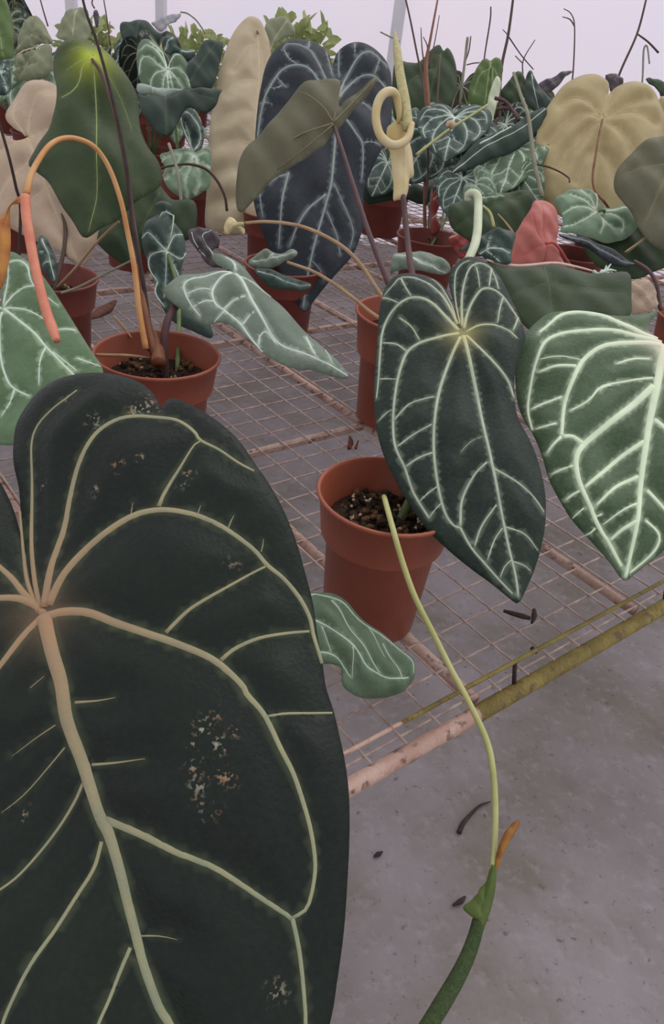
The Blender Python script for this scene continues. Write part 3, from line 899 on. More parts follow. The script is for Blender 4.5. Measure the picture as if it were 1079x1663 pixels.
# ---- second pot, left
p2 = plant(256, 575, 'potted anthurium with an arching orange flower stalk, in the pot left of the mesh', R=0.0775, H=0.135, seed=31, chunks=110)
# big leaf seen from below
out = T('c1', '400,150 420,160 460,190 510,250 560,310 595,370 605,430 610,520 640,600 690,660 708,720 700,775 650,815 580,870 500,940 430,990 380,1022 350,1010 310,940 260,870 200,760 150,710 105,660 150,590 200,530 225,470 240,420 240,350 222,270 220,205 235,165 270,145 330,130 390,128')
V = [(T('c1', '405,255 415,350 420,500 425,650 420,850 385,1000'), 3, 1.2)] + [(T('c1', p), a, b) for p, a, b in (('400,265 362,290 345,340 300,390 265,410', 4, 2), ('395,250 360,238 345,252', 4, 2), ('390,262 330,265 285,272', 2.5, 1.5), ('410,245 380,200 340,190 290,200', 2, 1), ('420,265 470,320 530,420 580,560', 1.2, 0.8))]
leaf_px(p2, T('c1', '402,255')[0], (1.03, 1.10, 0.99), out, V, 'green_under', 'dark_top', 'vein_moss', hubr=0.021, step=0.006, quilt=0.003, curl=0.012, curlw=0.03, wave=0.006, fold=-0.12, seed=33, label='large green leaf seen from below, with a yellow glow painted in at the stalk joint')
tube_px('petiole', p2, 'px', '250,572 243,540 236,495 228,440 215,350 203,260 185,180 165,120 150,97', (0.95, 0.965, 0.985, 1.0, 1.025), [0.0045, 0.004, 0.003, 0.0024], 'stalk_dark', 8)
tube_px('dry_stalk', p2, 'px', '245,570 238,500 228,430 213,350 204,260 180,150 158,70 140,20 128,-30', (0.955, 0.96, 0.965, 0.97, 0.98), [0.0036, 0.0026, 0.002, 0.0016], 'twig_dark', 6)
L(p2, 'c4', '620,490 640,420 690,382 675,345 715,330 755,352 742,400 772,440 802,480 812,560 792,640 802,720 832,800 900,850 930,900 930,930 900,930 780,880 720,820 680,720 660,640 630,560', (1.16, 1.20, 1.10), 'teal_top', 'olive_under', 'vein_grey',
  [('730,560 728,640 720,760', 3.5, 2), ('730,560 690,520 650,480 620,500', 3.5, 2), ('730,560 760,490 800,480', 3.5, 2.5), ('730,560 660,570 650,620 690,690', 3.5, 2), ('730,560 790,590 812,560', 3, 2), ('730,560 770,640 800,720', 3, 2), ('700,400 720,380 760,400', 3, 2.5), ('760,400 755,450 745,500', 2.5, 2), ('690,690 680,740 720,800', 3, 2)], p0='730,560', hubr=0.004, step=0.0055, quilt=0.006, split_veins=True, seed=122, label='teal leaf with pale star-shaped veins')
L(p2, 'c5', '240,205 270,195 320,200 350,225 350,265 330,275 322,300 345,322 370,338 325,338 290,312 278,285 255,260 238,232', (1.06, 1.09, 1.02), 'plum_leaf', 'olive_under', 'vein_grey', [('345,318 305,262 290,225 320,212', 3, 2.5), ('300,300 262,250 250,215', 3, 2)], step=0.0045, wave=0.004, label='wavy plum grey leaf edge behind the grey leaf')
tube('petiole', p2, [soil_pt(p2, 0.02, 0.02), W(290, 480, 1.10), W(272, 409, 1.166)], [0.0035, 0.0025], 'stalk_green')
# crown of the stem
tube_px('stem', p2, 'px', '258,590 256,565 250,540', (0.935, 0.95, 0.96), [0.009, 0.008, 0.005], 'stalk_brown', 10)
tube_px('petiole_sheath', p2, 'px', '252,575 240,530 231,480 224,430', (0.945, 0.955, 0.965), [0.006, 0.0055, 0.0045, 0.003], 'stalk_brown', 8)
# arching orange stalk with pink spadix
tube_px('flower_stalk', p2, 'c4', '640,990 610,820 590,640 560,480 530,340 480,200 420,110 350,72 280,66 220,95 170,160 135,230 115,310', (0.94, 0.93, 0.90, 0.86, 0.82, 0.80), [0.0040, 0.0032, 0.0028, 0.0028, 0.0034], 'stalk_orange', 10)
tube_px('spadix', p2, 'c4', '112,320 115,400 130,500 150,610 175,720 205,830 230,900 250,955', (0.798, 0.78, 0.765), [0.0050, 0.0052, 0.0050, 0.0048, 0.0050, 0.0054, 0.0036], 'spadix_pink', 12)['label'] = 'long hanging pink flower spike'
out = T('c4', '120,300 95,305 70,315 45,345 25,380 0,400 -30,420 -60,520 -50,640 -10,730 10,700 35,620 45,540 40,430 45,355 80,348 120,345')
leaf_px(p2, T('c4', '60,340')[0], (0.80, 0.82, 0.78), out, [(T('c4', '110,322 60,335 20,400 0,520 -5,700'), 3, 1.5)], 'spathe_orange', 'spathe_orange', 'spathe_orange', hub=False, name='spathe', step=0.004, curl=0.004, curlw=0.008, wave=0.002, fold=0.2, vname='midrib', label='orange spathe hanging beside the pink flower spike')
# grey leaf
out = T('c5', '405,352 375,335 345,318 328,298 322,278 350,266 395,282 430,312 470,360 520,410 580,470 640,530 690,580 735,625 795,675 830,722 760,712 700,702 640,700 580,680 520,640 470,600 420,560 380,535 330,525 300,532 240,500 190,470 152,432 145,400 160,375 200,347 260,336 330,337 380,346')
S5 = lambda *a: [(T('c5', p), w0, w1) for p, w0, w1 in a]
V = S5(('408,358 440,400 470,460 510,530 560,600 620,640 700,665 760,685 825,718', 6.5, 3), ('400,355 350,385 325,430 335,470 370,490 420,530 460,580 510,630', 5.5, 3), ('395,352 330,355 260,375 225,400 225,430 245,470 280,505', 5, 3),
       ('412,345 400,310 375,285', 4.5, 3), ('420,375 480,385 540,430', 3, 2), ('230,440 290,425 325,425', 2.5, 2.5), ('365,485 400,455 445,445', 4, 4), ('435,545 460,515 490,500', 3.5, 3.5), ('495,610 500,580 525,570 560,610', 3.5, 4),
       ('250,480 300,465 335,465', 3, 3), ('670,580 690,630 705,660', 4, 4), ('740,630 755,655 770,682', 2, 2), ('330,525 350,510 370,490', 2, 2))
leaf_px(p2, T('c5', '405,352')[0], (0.97, 1.0, 0.80), out, V, 'grey_top', 'olive_under', 'vein_grey', step=0.005, quilt=0.004, curl=0.012, curlw=0.02, wave=0.004, seed=36, label='grey green white-veined leaf pointing right over the mesh')
tube('petiole', p2, [soil_pt(p2, 0.01), W(268, 540, 0.945), W(286, 497, 0.958), W(325, 462, 1.0), W(*T('c5', '405,356')[0], 0.985)], [0.005, 0.0045, 0.003], 'stalk_plum')
for c, s, z in (('h5', '430,882 560,885 700,890 830,905', (0.93, 0.95)), ('h5', '905,640 930,760 940,850 920,890', (0.96, 0.95)), ('h5', '560,600 640,690 690,760', (1.0, 1.0))):
    tube_px('root', p2, c, s, z, [0.0018, 0.0022, 0.001], 'stalk_tan', 6)

# ================================================================== plants further back
def pet(root, pts, r=(0.004, 0.003), mat='stalk_green', name='petiole', dx=0.0, dy=0.0):
    return tube(name, root, [soil_pt(root, dx, dy)] + [W(*p) for p in pts], list(r), mat, 8, 6)

# ---- small pot at the left with the pinkish beige leaf
p3 = plant(82, 450, 'potted anthurium with a pinkish beige leaf back, in the small pot at the left', seed=41, mat='terracotta_red', chunks=40)
lf = L(p3, 'c1', '120,590 60,560 0,470 60,400 110,352 170,340 220,350 300,420 380,560 430,720 450,880 430,1020 390,1120 340,1155 270,1110 180,1060 80,1010 -50,940 -180,820 -220,680 -160,540 -60,480 0,470 60,520'.replace('0,470 60,400', '20,500 60,400').replace('-60,480 0,470 60,520', '-60,500 -10,560 60,610'),
       (1.24, 1.28, 1.16), 'pinkish_under', 'dark_top', 'vein_tan',
       [('120,600 180,760 240,920 300,1050 335,1140', 4, 2), ('120,600 200,560 260,560 330,620 380,740', 3, 1.5), ('120,600 40,640 -60,700 -130,780', 3, 1.5), ('150,680 240,700 330,780 390,900', 3, 1.5), ('150,690 60,760 0,850 -30,920', 3, 1.5),
        ('200,820 290,850 360,930 390,1020', 2.5, 1.5), ('200,830 130,880 80,960', 2.5, 1.5), ('120,590 130,500 170,420 220,400', 3, 1.5), ('110,590 60,520 60,450 90,400', 3, 1.5)], p0='120,600', hubr=0.005, quilt=0.007, wave=0.005, seed=42, label='broad pinkish beige leaf seen from behind')
pet(p3, [(105, 360, 1.22), (45, 222, 1.255)], (0.0035, 0.0025), 'stalk_dark')
tube_px('flower_stalk', p3, 'h5', '150,390 280,250 420,80 520,-20 600,-90', (1.15, 1.12, 1.10), [0.0022, 0.0018], 'stalk_tan', 6)
tube_px('flower_stalk', p3, 'h5', '180,430 300,390 420,330 600,240 690,195', (1.10, 1.08, 1.06), [0.002, 0.0016], 'stalk_grey', 6)
tube_px('dry_stalk', p3, 'c4', '80,640 90,380 70,280 40,150 0,10 -20,-60', (1.15, 1.12, 1.10), [0.0026, 0.002], 'twig_dark', 6)
L(p3, 'h5', '20,0 70,30 100,100 130,170 140,260 130,340 90,330 40,260 0,180 -20,80', (1.12, 1.14, 1.1), 'teal_top', 'olive_under', 'vein_grey', [('30,30 80,150 120,320', 3, 2), ('60,110 20,130', 2, 2), ('90,200 40,210', 2, 2)], step=0.005)

# ---- big navy leaf
p4 = plant(462, 430, 'potted anthurium with the large navy black leaf standing upright in the middle', seed=51, mat='terracotta_red', chunks=30)
out = T('c2', '545,262 530,215 500,180 460,155 420,145 370,148 320,170 275,215 245,280 230,350 215,430 205,520 200,610 200,720 205,830')
out += T('c5', '475,80 490,150 520,230 560,310 600,410 640,478 665,503 695,462 735,412 790,352 840,292 870,222 885,150 882,80')
out += T('c2', '690,790 730,700 770,620 800,540 806,460 806,360 800,290 780,240 740,200 690,175 640,170 590,185 558,215')
S2 = lambda *a: [(T('c2', p), w0, w1) for p, w0, w1 in a]
V = [(T('c2', '555,470 553,600 545,700 535,800') + T('c5', '745,100 710,220 690,300 670,400 658,485'), 5, 3)]
V += S2(('565,440 580,380 600,330 640,260 680,222 720,220 760,250 795,275', 4.5, 2.5), ('570,430 600,380 650,330 700,315 740,330 790,385', 4.5, 2.5), ('600,450 640,440 680,445 720,475', 3, 2),
        ('540,440 500,320 470,260 440,215 390,190 340,185 322,212', 4, 2), ('540,460 455,325 400,295 350,295 310,315 270,370 240,430 220,520 212,575', 5, 2.5), ('330,218 350,260 380,287', 3, 2.5), ('440,160 438,185 436,212', 2.5, 2.5), ('300,340 318,362 338,382', 2.5, 2), ('265,378 290,385 320,372', 2.5, 2),
        ('515,205 530,260 542,320', 2.5, 2), ('572,205 570,260 572,320', 2.5, 2), ('640,178 640,205 640,232', 2.5, 2), ('750,245 738,280 728,312', 2.5, 2), ('590,515 640,590 670,635 675,720 670,770', 4, 2.5), ('672,632 710,625 750,630', 3, 2), ('225,440 250,440 275,450', 2, 1.5), ('245,430 230,470 215,500', 2, 1.5))
V += S5(('740,80 680,130 640,190 610,260', 4, 3), ('605,0 582,100 575,180 570,260', 4, 3), ('745,140 780,220 795,300', 2, 1.5), ('500,70 505,120 512,155', 3, 2), ('770,40 810,120 842,205 830,270', 2, 1.5), ('605,5 570,15 535,40', 3, 3), ('690,320 720,350 735,390', 1.5, 1))
leaf_px(p4, T('c2', '556,460')[0], (1.40, 1.45, 1.31), out, V, 'navy_top', 'olive_under', 'vein_navy', hub=False, step=0.0075, quilt=0.005, curl=0.012, curlw=0.03, wave=0.006, seed=52, split_veins=True, label='large navy black heart-shaped leaf with fine pale veins')
pet(p4, [(500, 380, 1.42), (545, 250, 1.44), (546, 176, 1.408)], (0.005, 0.004))
# grey leaflet at the foot of the navy leaf
L(p4, 'c5', '455,330 480,300 520,275 550,285 580,290 620,275 640,290 620,310 590,320 560,340 500,345', (1.22, 1.26, 1.2), 'grey_top', 'olive_under', 'vein_grey', [('470,325 540,310 630,290', 2.5, 1.5), ('520,320 545,295 550,290', 2, 2)], step=0.005)
L(p4, 'c5', '480,345 540,350 600,372 650,390 690,405 670,425 620,425 560,420 520,400 495,375', (1.2, 1.24, 1.16), 'teal_top', 'olive_under', 'vein_grey', [('490,355 560,380 620,405 685,408', 2, 1)], step=0.005)
pet(p4, [(440, 425, 1.26)], (0.003, 0.002), dx=-0.02)

# ---- pot behind the white-veined leaf, with the olive leaf
p5 = plant(674, 512, 'tall-lipped potted anthurium behind the white-veined leaf, with an olive leaf back', R=0.085, H=0.165, lip=0.062, seed=61, chunks=40)
out = T('c2', '578,345 540,330 470,335 420,350 380,385 340,440 290,500 230,570 170,630 135,690 120,780 118,860 128,915 150,915 200,865 260,800 330,740 400,700 460,660 510,620 538,575 560,565 600,520 640,465 700,405 740,340 725,335 650,395 590,440 574,462 572,400')
L(p5, 'px', ' '.join('%.2f,%.2f' % p for p in out), (1.13, 1.2, 1.10), 'olive_under', 'dark_top', 'vein_olive', (), seed=62, step=0.006, wave=0.004, curl=0.006, label='olive leaf back in front of the navy leaf')
lf = p5.children[-1]
leafv = [('545,540 480,560 380,600 250,700 140,860', 3.5, 1.5), ('545,535 500,470 440,420 390,400', 2.5, 1.5), ('545,530 560,460 574,380', 2.5, 1.5), ('545,545 430,640 300,740', 2.5, 1), ('545,535 600,480 730,342', 4, 1.5)]
for s_, a, b in leafv:
    tube('vein', lf, [W(*p, 1.125) for p in T('c2', s_)], [a * 0.0005, b * 0.0005], 'vein_olive', 6)
tube_px('petiole', p5, 'px', '660,530 628,452 600,380 577,310 558,250 543,205', (0.99, 1.02, 1.06, 1.10, 1.128), [0.0042, 0.0036, 0.003], 'stalk_plum', 8)
tube_px('flower_stalk', p5, 'c5', '1010,540 930,430 870,340 800,270 700,215 620,190 520,180 445,185', (0.98, 0.98, 1.0, 1.02), [0.0028, 0.0024, 0.002], 'stalk_tan', 8)
L(p5, 'c5', '370,185 385,160 405,165 425,190 445,205 440,225 420,200 400,205 385,220 370,215', (1.02, 1.05, 1.02), 'spathe_cream', 'spathe_cream', 'vein_tan', (), step=0.003, name='spathe', wave=0.001, curl=0.004, curlw=0.006, label='small curled cream spathe on a thin arching stalk')
tube_px('spadix', p5, 'c5', '440,188 415,190 395,200 385,215', (1.018, 1.012, 1.012), [0.0024, 0.003, 0.001], 'spadix_cream', 8)
tube_px('flower_stalk', p5, 'c5', '1000,570 910,515 830,450 760,400 690,360 600,328', (0.97, 0.99, 1.03), [0.0026, 0.002], 'stalk_tan', 8)

# ---- plant with the rolled dark leaf and the pink new leaf
p9 = plant(932, 412, 'potted anthurium with a pink new leaf above a dark rolled leaf', seed=71, mat='terracotta_red', chunks=30)
L(p9, 'c6', '430,365 480,378 540,387 600,384 680,377 760,392 820,407 870,405 930,402 958,420 964,500 960,560 900,610 800,650 700,650 600,620 540,560 490,470 455,410', (1.15, 1.16, 0.98), 'deep_under', 'dark_top', 'vein_deep',
  [('640,380 660,480 680,640', 3, 2), ('655,450 780,470 930,480', 2, 1), ('655,450 560,480 520,500', 2, 1)], seed=72, curl=0.004, wave=0.002, label='dark green leaf back with a pinkish rolled rim')
lf = p9.children[-1]
tube('leaf_rim', lf, [W(*p, z) for p, z in zip(T('c6', '430,365 480,379 540,387 600,384 680,377 760,391 820,406'), (1.17, 1.18, 1.186, 1.188, 1.19, 1.188, 1.18))], [0.0016, 0.0026, 0.0026, 0.0024, 0.0012], 'rim_pink', 6)
for s_ in ('820,406 840,418 860,405 868,385', '845,415 868,400 885,380', '850,412 880,402 905,405'):
    tube('leaf_rim', lf, [W(*p, 1.178) for p in T('c6', s_)], [0.003, 0.0022, 0.0008], 'vein_grey', 6)
L(p9, 'e8', '182,605 185,540 200,470 230,400 270,330 310,270 330,225 370,205 420,215 460,250 485,310 490,370 468,430 475,480 500,540 525,605 450,608 350,602 260,608', (1.30, 1.36, 1.26), 'pink_leaf', 'pink_leaf', 'vein_rose',
  [('390,490 350,430 330,370 320,310', 3.5, 1.5), ('390,490 380,380 378,230', 3, 1.5), ('390,492 340,500 270,540', 2, 1), ('390,490 420,470 460,440', 2, 1), ('392,490 392,540 395,600', 3, 2)], p0='390,490', hubr=0.004, step=0.0045, seed=73, fold=-0.25, split_veins=True, label='folded salmon pink new leaf')
tube_px('petiole', p9, 'e8', '388,488 430,484 470,525 510,590 545,640', (1.285, 1.29, 1.32, 1.42), [0.0024, 0.0026, 0.003], 'vein_rose', 8)
pet(p9, [(915, 430, 1.40), (905, 440, 1.20)], (0.003, 0.003), 'stalk_plum', dx=0.01)
# veined leaf left of the pink one, rolled grey leaf, hooked cream stem
L(p9, 'c6', '330,330 350,310 390,285 430,262 470,242 510,245 540,265 530,310 520,375 470,368 440,365 420,345 380,325', (1.17, 1.2, 1.12), 'teal_top', 'olive_under', 'vein_grey', [('520,330 470,322 430,325 410,335', 4, 3), ('430,325 440,295 445,280', 3, 3), ('480,365 450,345 430,328', 2, 2)], step=0.005, label='grey green veined leaf beside the pink leaf')
L(p9, 'h3', '335,375 345,362 400,362 450,355 500,350 540,358 580,385 620,395 650,420 650,470 600,478 520,470 440,455 400,450 340,470 320,480', (1.06, 1.1, 1.03), 'grey_top', 'deep_under', 'vein_grey', [('345,375 420,390 500,420 630,470', 2.5, 2), ('440,400 500,430 600,460', 3, 2)], step=0.005, curl=0.008, curlw=0.01, label='rolled silvery leaf edge above the white-veined leaf')
tube_px('flower_stalk', p9, 'h3', '740,420 780,330 795,250 798,180 800,110 795,60 770,45 745,55 740,85', (1.10, 1.16, 1.18), [0.006, 0.0068, 0.0066, 0.0064, 0.0062, 0.0058, 0.005], 'spathe_pale', 10)['label'] = 'pale green stalk hooked over at the top'

tube('flower_stalk', p9, [soil_pt(p9, -0.02), W(800, 470, 1.28), W(745, 470, 1.12), W(759, 425, 1.10)], [0.005, 0.006], 'spathe_pale', 10)

# ---- plant with the khaki leaf back
p10 = plant(1000, 345, 'potted anthurium with the upright khaki leaf back against the wall at the right', seed=81, mat='terracotta_red', chunks=0)
L(p10, 'c3', '845,400 848,352 825,325 790,308 740,308 690,325 640,365 590,430 555,490 530,560 520,640 520,720 530,800 560,870 640,940 740,990 830,1012 900,965 955,885 1005,800 1060,700 1095,600 1088,500 1070,440 1050,385 1020,355 970,345 920,350 880,366 855,388', (1.60, 1.66, 1.50), 'khaki_under', 'dark_top', 'vein_khaki',
  [('808,525 795,600 780,700 765,820 770,950', 4, 3), ('800,515 720,500 650,540 570,620', 3, 1.5), ('800,530 740,570 660,660 620,740', 3, 1.5), ('815,515 870,480 940,450 1010,430', 3, 1.5), ('820,512 900,490 980,495 1040,530', 3, 1.5), ('815,535 880,570 930,640 950,720', 3, 1.5), ('812,505 835,440 845,400', 3, 2), ('800,505 740,450 680,430 620,450', 3, 1.5), ('785,650 720,720 690,800', 2, 1), ('785,650 850,720 880,800', 2, 1)],
  p0='808,525', hubr=0.006, quilt=0.009, wave=0.003, curl=0.012, curlw=0.03, split_veins=True, seed=82, label='upright khaki leaf back with a notch at the top')
pet(p10, [(990, 340, 1.50), (964, 300, 1.515), (970, 240, 1.545), (979, 194, 1.585)], (0.0032, 0.0022, 0.0022), 'stalk_brown')
L(p10, 'e8', '445,220 490,185 530,160 590,155 640,160 680,190 705,240 735,262 780,272 820,256 870,260 900,300 940,360 910,410 860,450 790,472 720,465 640,440 560,420 480,410 490,370 490,310 470,260', (1.45, 1.52, 1.30), 'mint_top', 'olive_under', 'vein_bright',
  [('695,290 640,330 580,360 500,385', 4, 2), ('690,282 655,225 600,165', 4, 2.5), ('685,282 610,235 530,190', 4, 2.5), ('680,290 580,275 500,300', 4, 2.5), ('700,305 722,360 708,425', 4, 3), ('708,300 780,320 840,360 842,410', 4, 3), ('712,290 780,290 880,268', 4, 3), ('690,278 690,210 680,190', 3, 2), ('722,360 780,390 842,400', 2.5, 2)], p0='694,288', hubr=0.006, step=0.005, split_veins=True, quilt=0.005, seed=83, label='small mint green leaf with white veins lying flat')
pet(p10, [(985, 345, 1.5), (972, 342, 1.455)], (0.003, 0.002))
L(p10, 'e8', '470,425 540,430 640,455 740,490 820,530 890,580 920,600 880,615 800,612 730,582 660,522 580,482 500,447', (1.30, 1.34, 1.26), 'navy_top', 'olive_under', 'vein_navy', [('480,428 640,480 800,570 915,600', 2, 1.5)], step=0.005, label='narrow dark leaf seen edge-on')
tube_px('petiole', p10, 'e8', '905,592 980,640 1030,710 1045,790 1060,880', (1.29, 1.25, 1.24), [0.003, 0.0036], 'stalk_plum', 8)
tube_px('petiole', p10, 'e8', '330,25 400,40 470,70 520,105 525,130', (1.5, 1.49, 1.48), [0.002, 0.0016], 'stalk_dark', 6)
# ---- olive leaf at the right edge
p11 = plant(1185, 420, 'potted anthurium out of frame right whose olive leaf back enters at the edge', seed=91, mat='terracotta_red', chunks=0)
L(p11, 'px', '1130,212 1079,218 1050,226 1030,245 1008,268 1001,285 1003,305 1015,325 1030,345 1042,370 1060,395 1090,405 1130,390 1165,330 1160,250', (1.36, 1.40, 1.30), 'olive_under', 'dark_top', 'vein_olive', [('1110,240 1080,290 1050,360', 3, 1.5), ('1095,265 1050,270 1010,285', 2, 1)], seed=92, label='olive leaf back at the right edge')
L(p11, 'px', '945,385 980,380 1020,360 1045,352 1079,345 1110,370 1100,420 1060,442 1030,452 1000,440 970,430', (1.46, 1.5, 1.40), 'deep_under', 'dark_top', 'vein_moss', [('1100,365 1062,378 1020,410', 3, 2)], seed=93, label='green leaf back below the olive leaf')
pet(p11, [(1130, 380, 1.40), (1112, 245, 1.37)], (0.004, 0.003), 'stalk_dark')
tube_px('dry_stalk', p11, 'e8', '850,540 940,475 1025,405', (1.36, 1.36), [0.0016, 0.0012], 'stalk_tan', 6)
# pale brown leaf litter right of the rolled leaf
L(p11, 'e8', '885,720 930,695 985,690 1020,720 1045,790 1060,830 1020,870 960,890 885,885', (1.22, 1.25, 1.18), 'pinkish_under', 'olive_under', 'vein_tan', [('890,775 960,800 1050,828', 2.4, 2.4)], step=0.006, label='withered pale brown leaf')

# ---- beige long leaf and the cluster behind it at the left
q0 = plant(446, 345, 'potted anthurium with the tall narrow beige leaf back left of the navy leaf', seed=101, mat='terracotta_red', chunks=30)
L(q0, 'px', '428,40 440,75 442,150 432,250 422,330 410,368 390,378 360,374 334,366 336,300 341,200 351,140 366,80 383,45 402,25 418,27', (1.72, 1.80, 1.62), 'beige_under', 'dark_top', 'vein_tan',
  [('418,48 420,130 412,220 405,300 392,372', 4, 2.5), ('418,70 398,80 380,110', 3, 1), ('419,130 395,130 366,150', 3, 1), ('417,185 390,182 352,195', 3, 1), ('412,235 385,228 346,240', 3, 1), ('408,285 380,275 344,285', 3, 1), ('402,330 375,325 342,330', 3, 1), ('418,60 425,90 430,130', 2, 1)],
  quilt=0.009, wave=0.003, seed=102, split_veins=True, label='tall beige leaf back with raised ribs')
L(q0, 'c2', '250,90 290,70 340,70 375,120 370,150 330,160 290,190 260,240 240,300 235,200', (1.85, 1.9, 1.8), 'pale_under', 'green_top', 'vein_tan', [('340,90 290,160 250,260', 2, 1)], label='pale leaf back beside the tall beige leaf')
tube_px('petiole', q0, 'c4', '690,200 760,185 830,180 900,200 950,250 985,320 995,385', (1.55, 1.58, 1.6), [0.002, 0.003, 0.003], 'stalk_dark', 8)
pet(q0, [(425, 300, 1.90), (430, 120, 1.92), (418, 50, 1.755)], (0.004, 0.003), 'stalk_tan')

q1 = plant(305, 285, 'potted anthurium with a round veined leaf over dark folded leaves, back left', seed=111, mat='terracotta_red', chunks=0)
L(q1, 'e6', '425,650 405,560 375,470 310,395 235,352 170,372 135,430 125,520 130,620 145,720 180,800 260,870 340,1000 430,1150 520,1020 600,920 650,830 655,720 622,605 575,525 520,495 470,510 442,565', (1.76, 1.78, 1.62), 'sage_top', 'olive_under', 'vein_grey',
  [('425,660 430,760 440,860 435,1000 430,1130', 3.5, 2), ('425,660 380,560 310,470 220,425 170,460', 3, 2), ('425,655 400,560 360,470 260,390', 2.5, 2), ('420,665 340,620 260,555 200,550 165,620 150,690', 3.5, 2), ('415,670 330,690 280,750 255,830', 3.5, 2), ('430,660 450,570 500,515 560,520', 3, 2), ('435,660 500,640 560,670 620,740 640,820', 3.5, 2), ('435,668 500,740 570,850', 3, 2), ('425,670 395,760 385,850', 3, 2), ('430,672 460,760 480,850', 3, 2)],
  p0='425,660', hubr=0.008, quilt=0.008, split_veins=True, seed=112, label='round sage leaf with pale radiating veins')
L(q1, 'e6', '370,420 380,350 430,325 490,338 522,360 505,420 560,460 640,450 700,480 670,540 620,580 570,530 500,490 450,520 400,490', (1.84, 1.88, 1.8), 'teal_top', 'olive_under', 'vein_grey', [('400,480 430,400 480,350', 2, 1.5), ('560,480 620,490 690,480', 2, 1.5)], seed=113)
L(q1, 'e6', '135,880 200,900 290,893 400,932 500,900 590,850 660,835 800,830 950,850 930,900 900,1000 830,1060 780,1080 700,1050 630,1020 560,1100 480,1270 430,1300 330,1270 260,1180 170,1060 150,960', (1.60, 1.66, 1.56), 'dark_under', 'sage_top', 'vein_deep', [('400,930 410,1010 420,1280', 2.5, 2), ('600,860 720,900 880,960', 2, 1)], seed=114, label='dark folded leaf back')
L(q1, 'e6', '130,800 200,800 290,830 420,840 520,848 585,850 500,892 400,932 290,897 200,902 138,882', (1.605, 1.64, 1.70), 'lip_grey', 'sage_top', 'vein_grey', [('290,835 285,865 280,890', 2, 1.5), ('400,870 408,930', 2.4, 2.4)], step=0.005, wave=0.002, label='pale folded-over rim of the dark leaf')
L(q1, 'e6', '780,375 860,372 960,395 930,600 860,830 760,850 660,835 640,760 605,640 650,560 720,480', (1.70, 1.76, 1.66), 'dark_under', 'sage_top', 'vein_deep', [('640,780 760,600 900,400', 2, 1)], seed=115, label='dark leaf back beside the tall beige leaf')
L(q1, 'e6', '560,1110 590,1050 640,1020 700,1080 745,1150 775,1250 775,1350 745,1440 690,1500 640,1400 590,1300 560,1200', (1.68, 1.72, 1.64), 'teal_top', 'olive_under', 'vein_grey', [('682,1460 620,1330 572,1200 560,1130', 3, 2), ('690,1450 742,1330 722,1200 640,1090 600,1065', 3, 2), ('655,1390 625,1260 600,1180', 2, 1.5)], step=0.006, seed=116)
L(q1, 'e6', '350,1490 420,1450 540,1420 640,1410 700,1450 800,1410 840,1425 845,1663 820,1800 640,1900 480,1850 380,1700 400,1600', (1.62, 1.66, 1.5), 'mint_top', 'olive_under', 'vein_grey',
  [('690,1490 640,1640 600,1760 620,1880', 3, 2), ('690,1490 560,1480 440,1500 370,1550', 3, 2), ('690,1490 600,1600 480,1680 400,1720', 3, 2), ('690,1490 760,1560 830,1600', 3, 2), ('690,1490 720,1600 740,1750 700,1860', 3, 2), ('690,1490 780,1470 835,1440', 3, 2), ('560,1480 540,1540 500,1660', 2, 1.5)], quilt=0.008, seed=117, label='pale mint leaf with raised veins')
tube_px('petiole', q1, 'c4', '740,90 770,180 790,300 802,450 795,600 780,720', (1.54, 1.50, 1.50), [0.003, 0.0034], 'stalk_grey', 8)
pet(q1, [(290, 250, 1.8), (280, 150, 1.80), (272, 112, 1.765)], (0.004, 0.003), 'stalk_green')
L(q1, 'c4', '480,420 560,340 680,260 720,290 760,330 850,330 862,430 840,500 700,520 620,560 560,612 535,612 440,540 400,470', (1.42, 1.46, 1.36), 'deep_under', 'dark_top', 'vein_deep', [('700,300 640,420 560,590', 2.5, 1)], seed=118, label='deep green leaf back behind the orange stalk')

q3 = plant(215, 330, 'potted anthurium with dark drooping leaves and a grey spathe against the wall', seed=131, mat='terracotta_red', chunks=0)
L(q3, 'e6', '-30,210 60,190 110,182 160,168 220,185 280,240 340,300 420,285 460,310 470,335 400,345 380,370 340,400 260,352 180,360 130,430 60,425 -20,340', (2.05, 2.1, 1.98), 'dark_under', 'sage_top', 'vein_deep', [('160,175 140,260 120,400', 2, 1)], seed=132, label='dark drooping leaf against the pale wall')
L(q3, 'e6', '270,205 400,145 500,120 555,115 545,160 500,200 440,225 400,270 360,300 315,262', (2.1, 2.12, 2.06), 'spathe_grey', 'spathe_grey', 'spathe_grey', [('300,250 420,190 550,120', 2, 1.5)], name='spathe', step=0.006, label='grey papery spathe')
tube_px('flower_stalk', q3, 'e6', '553,116 620,130 700,190 760,270 790,320', (2.1, 2.1), [0.002, 0.0024], 'stalk_grey', 6)
pet(q3, [(212, 200, 2.1), (224, 60, 2.07)], (0.004, 0.003))

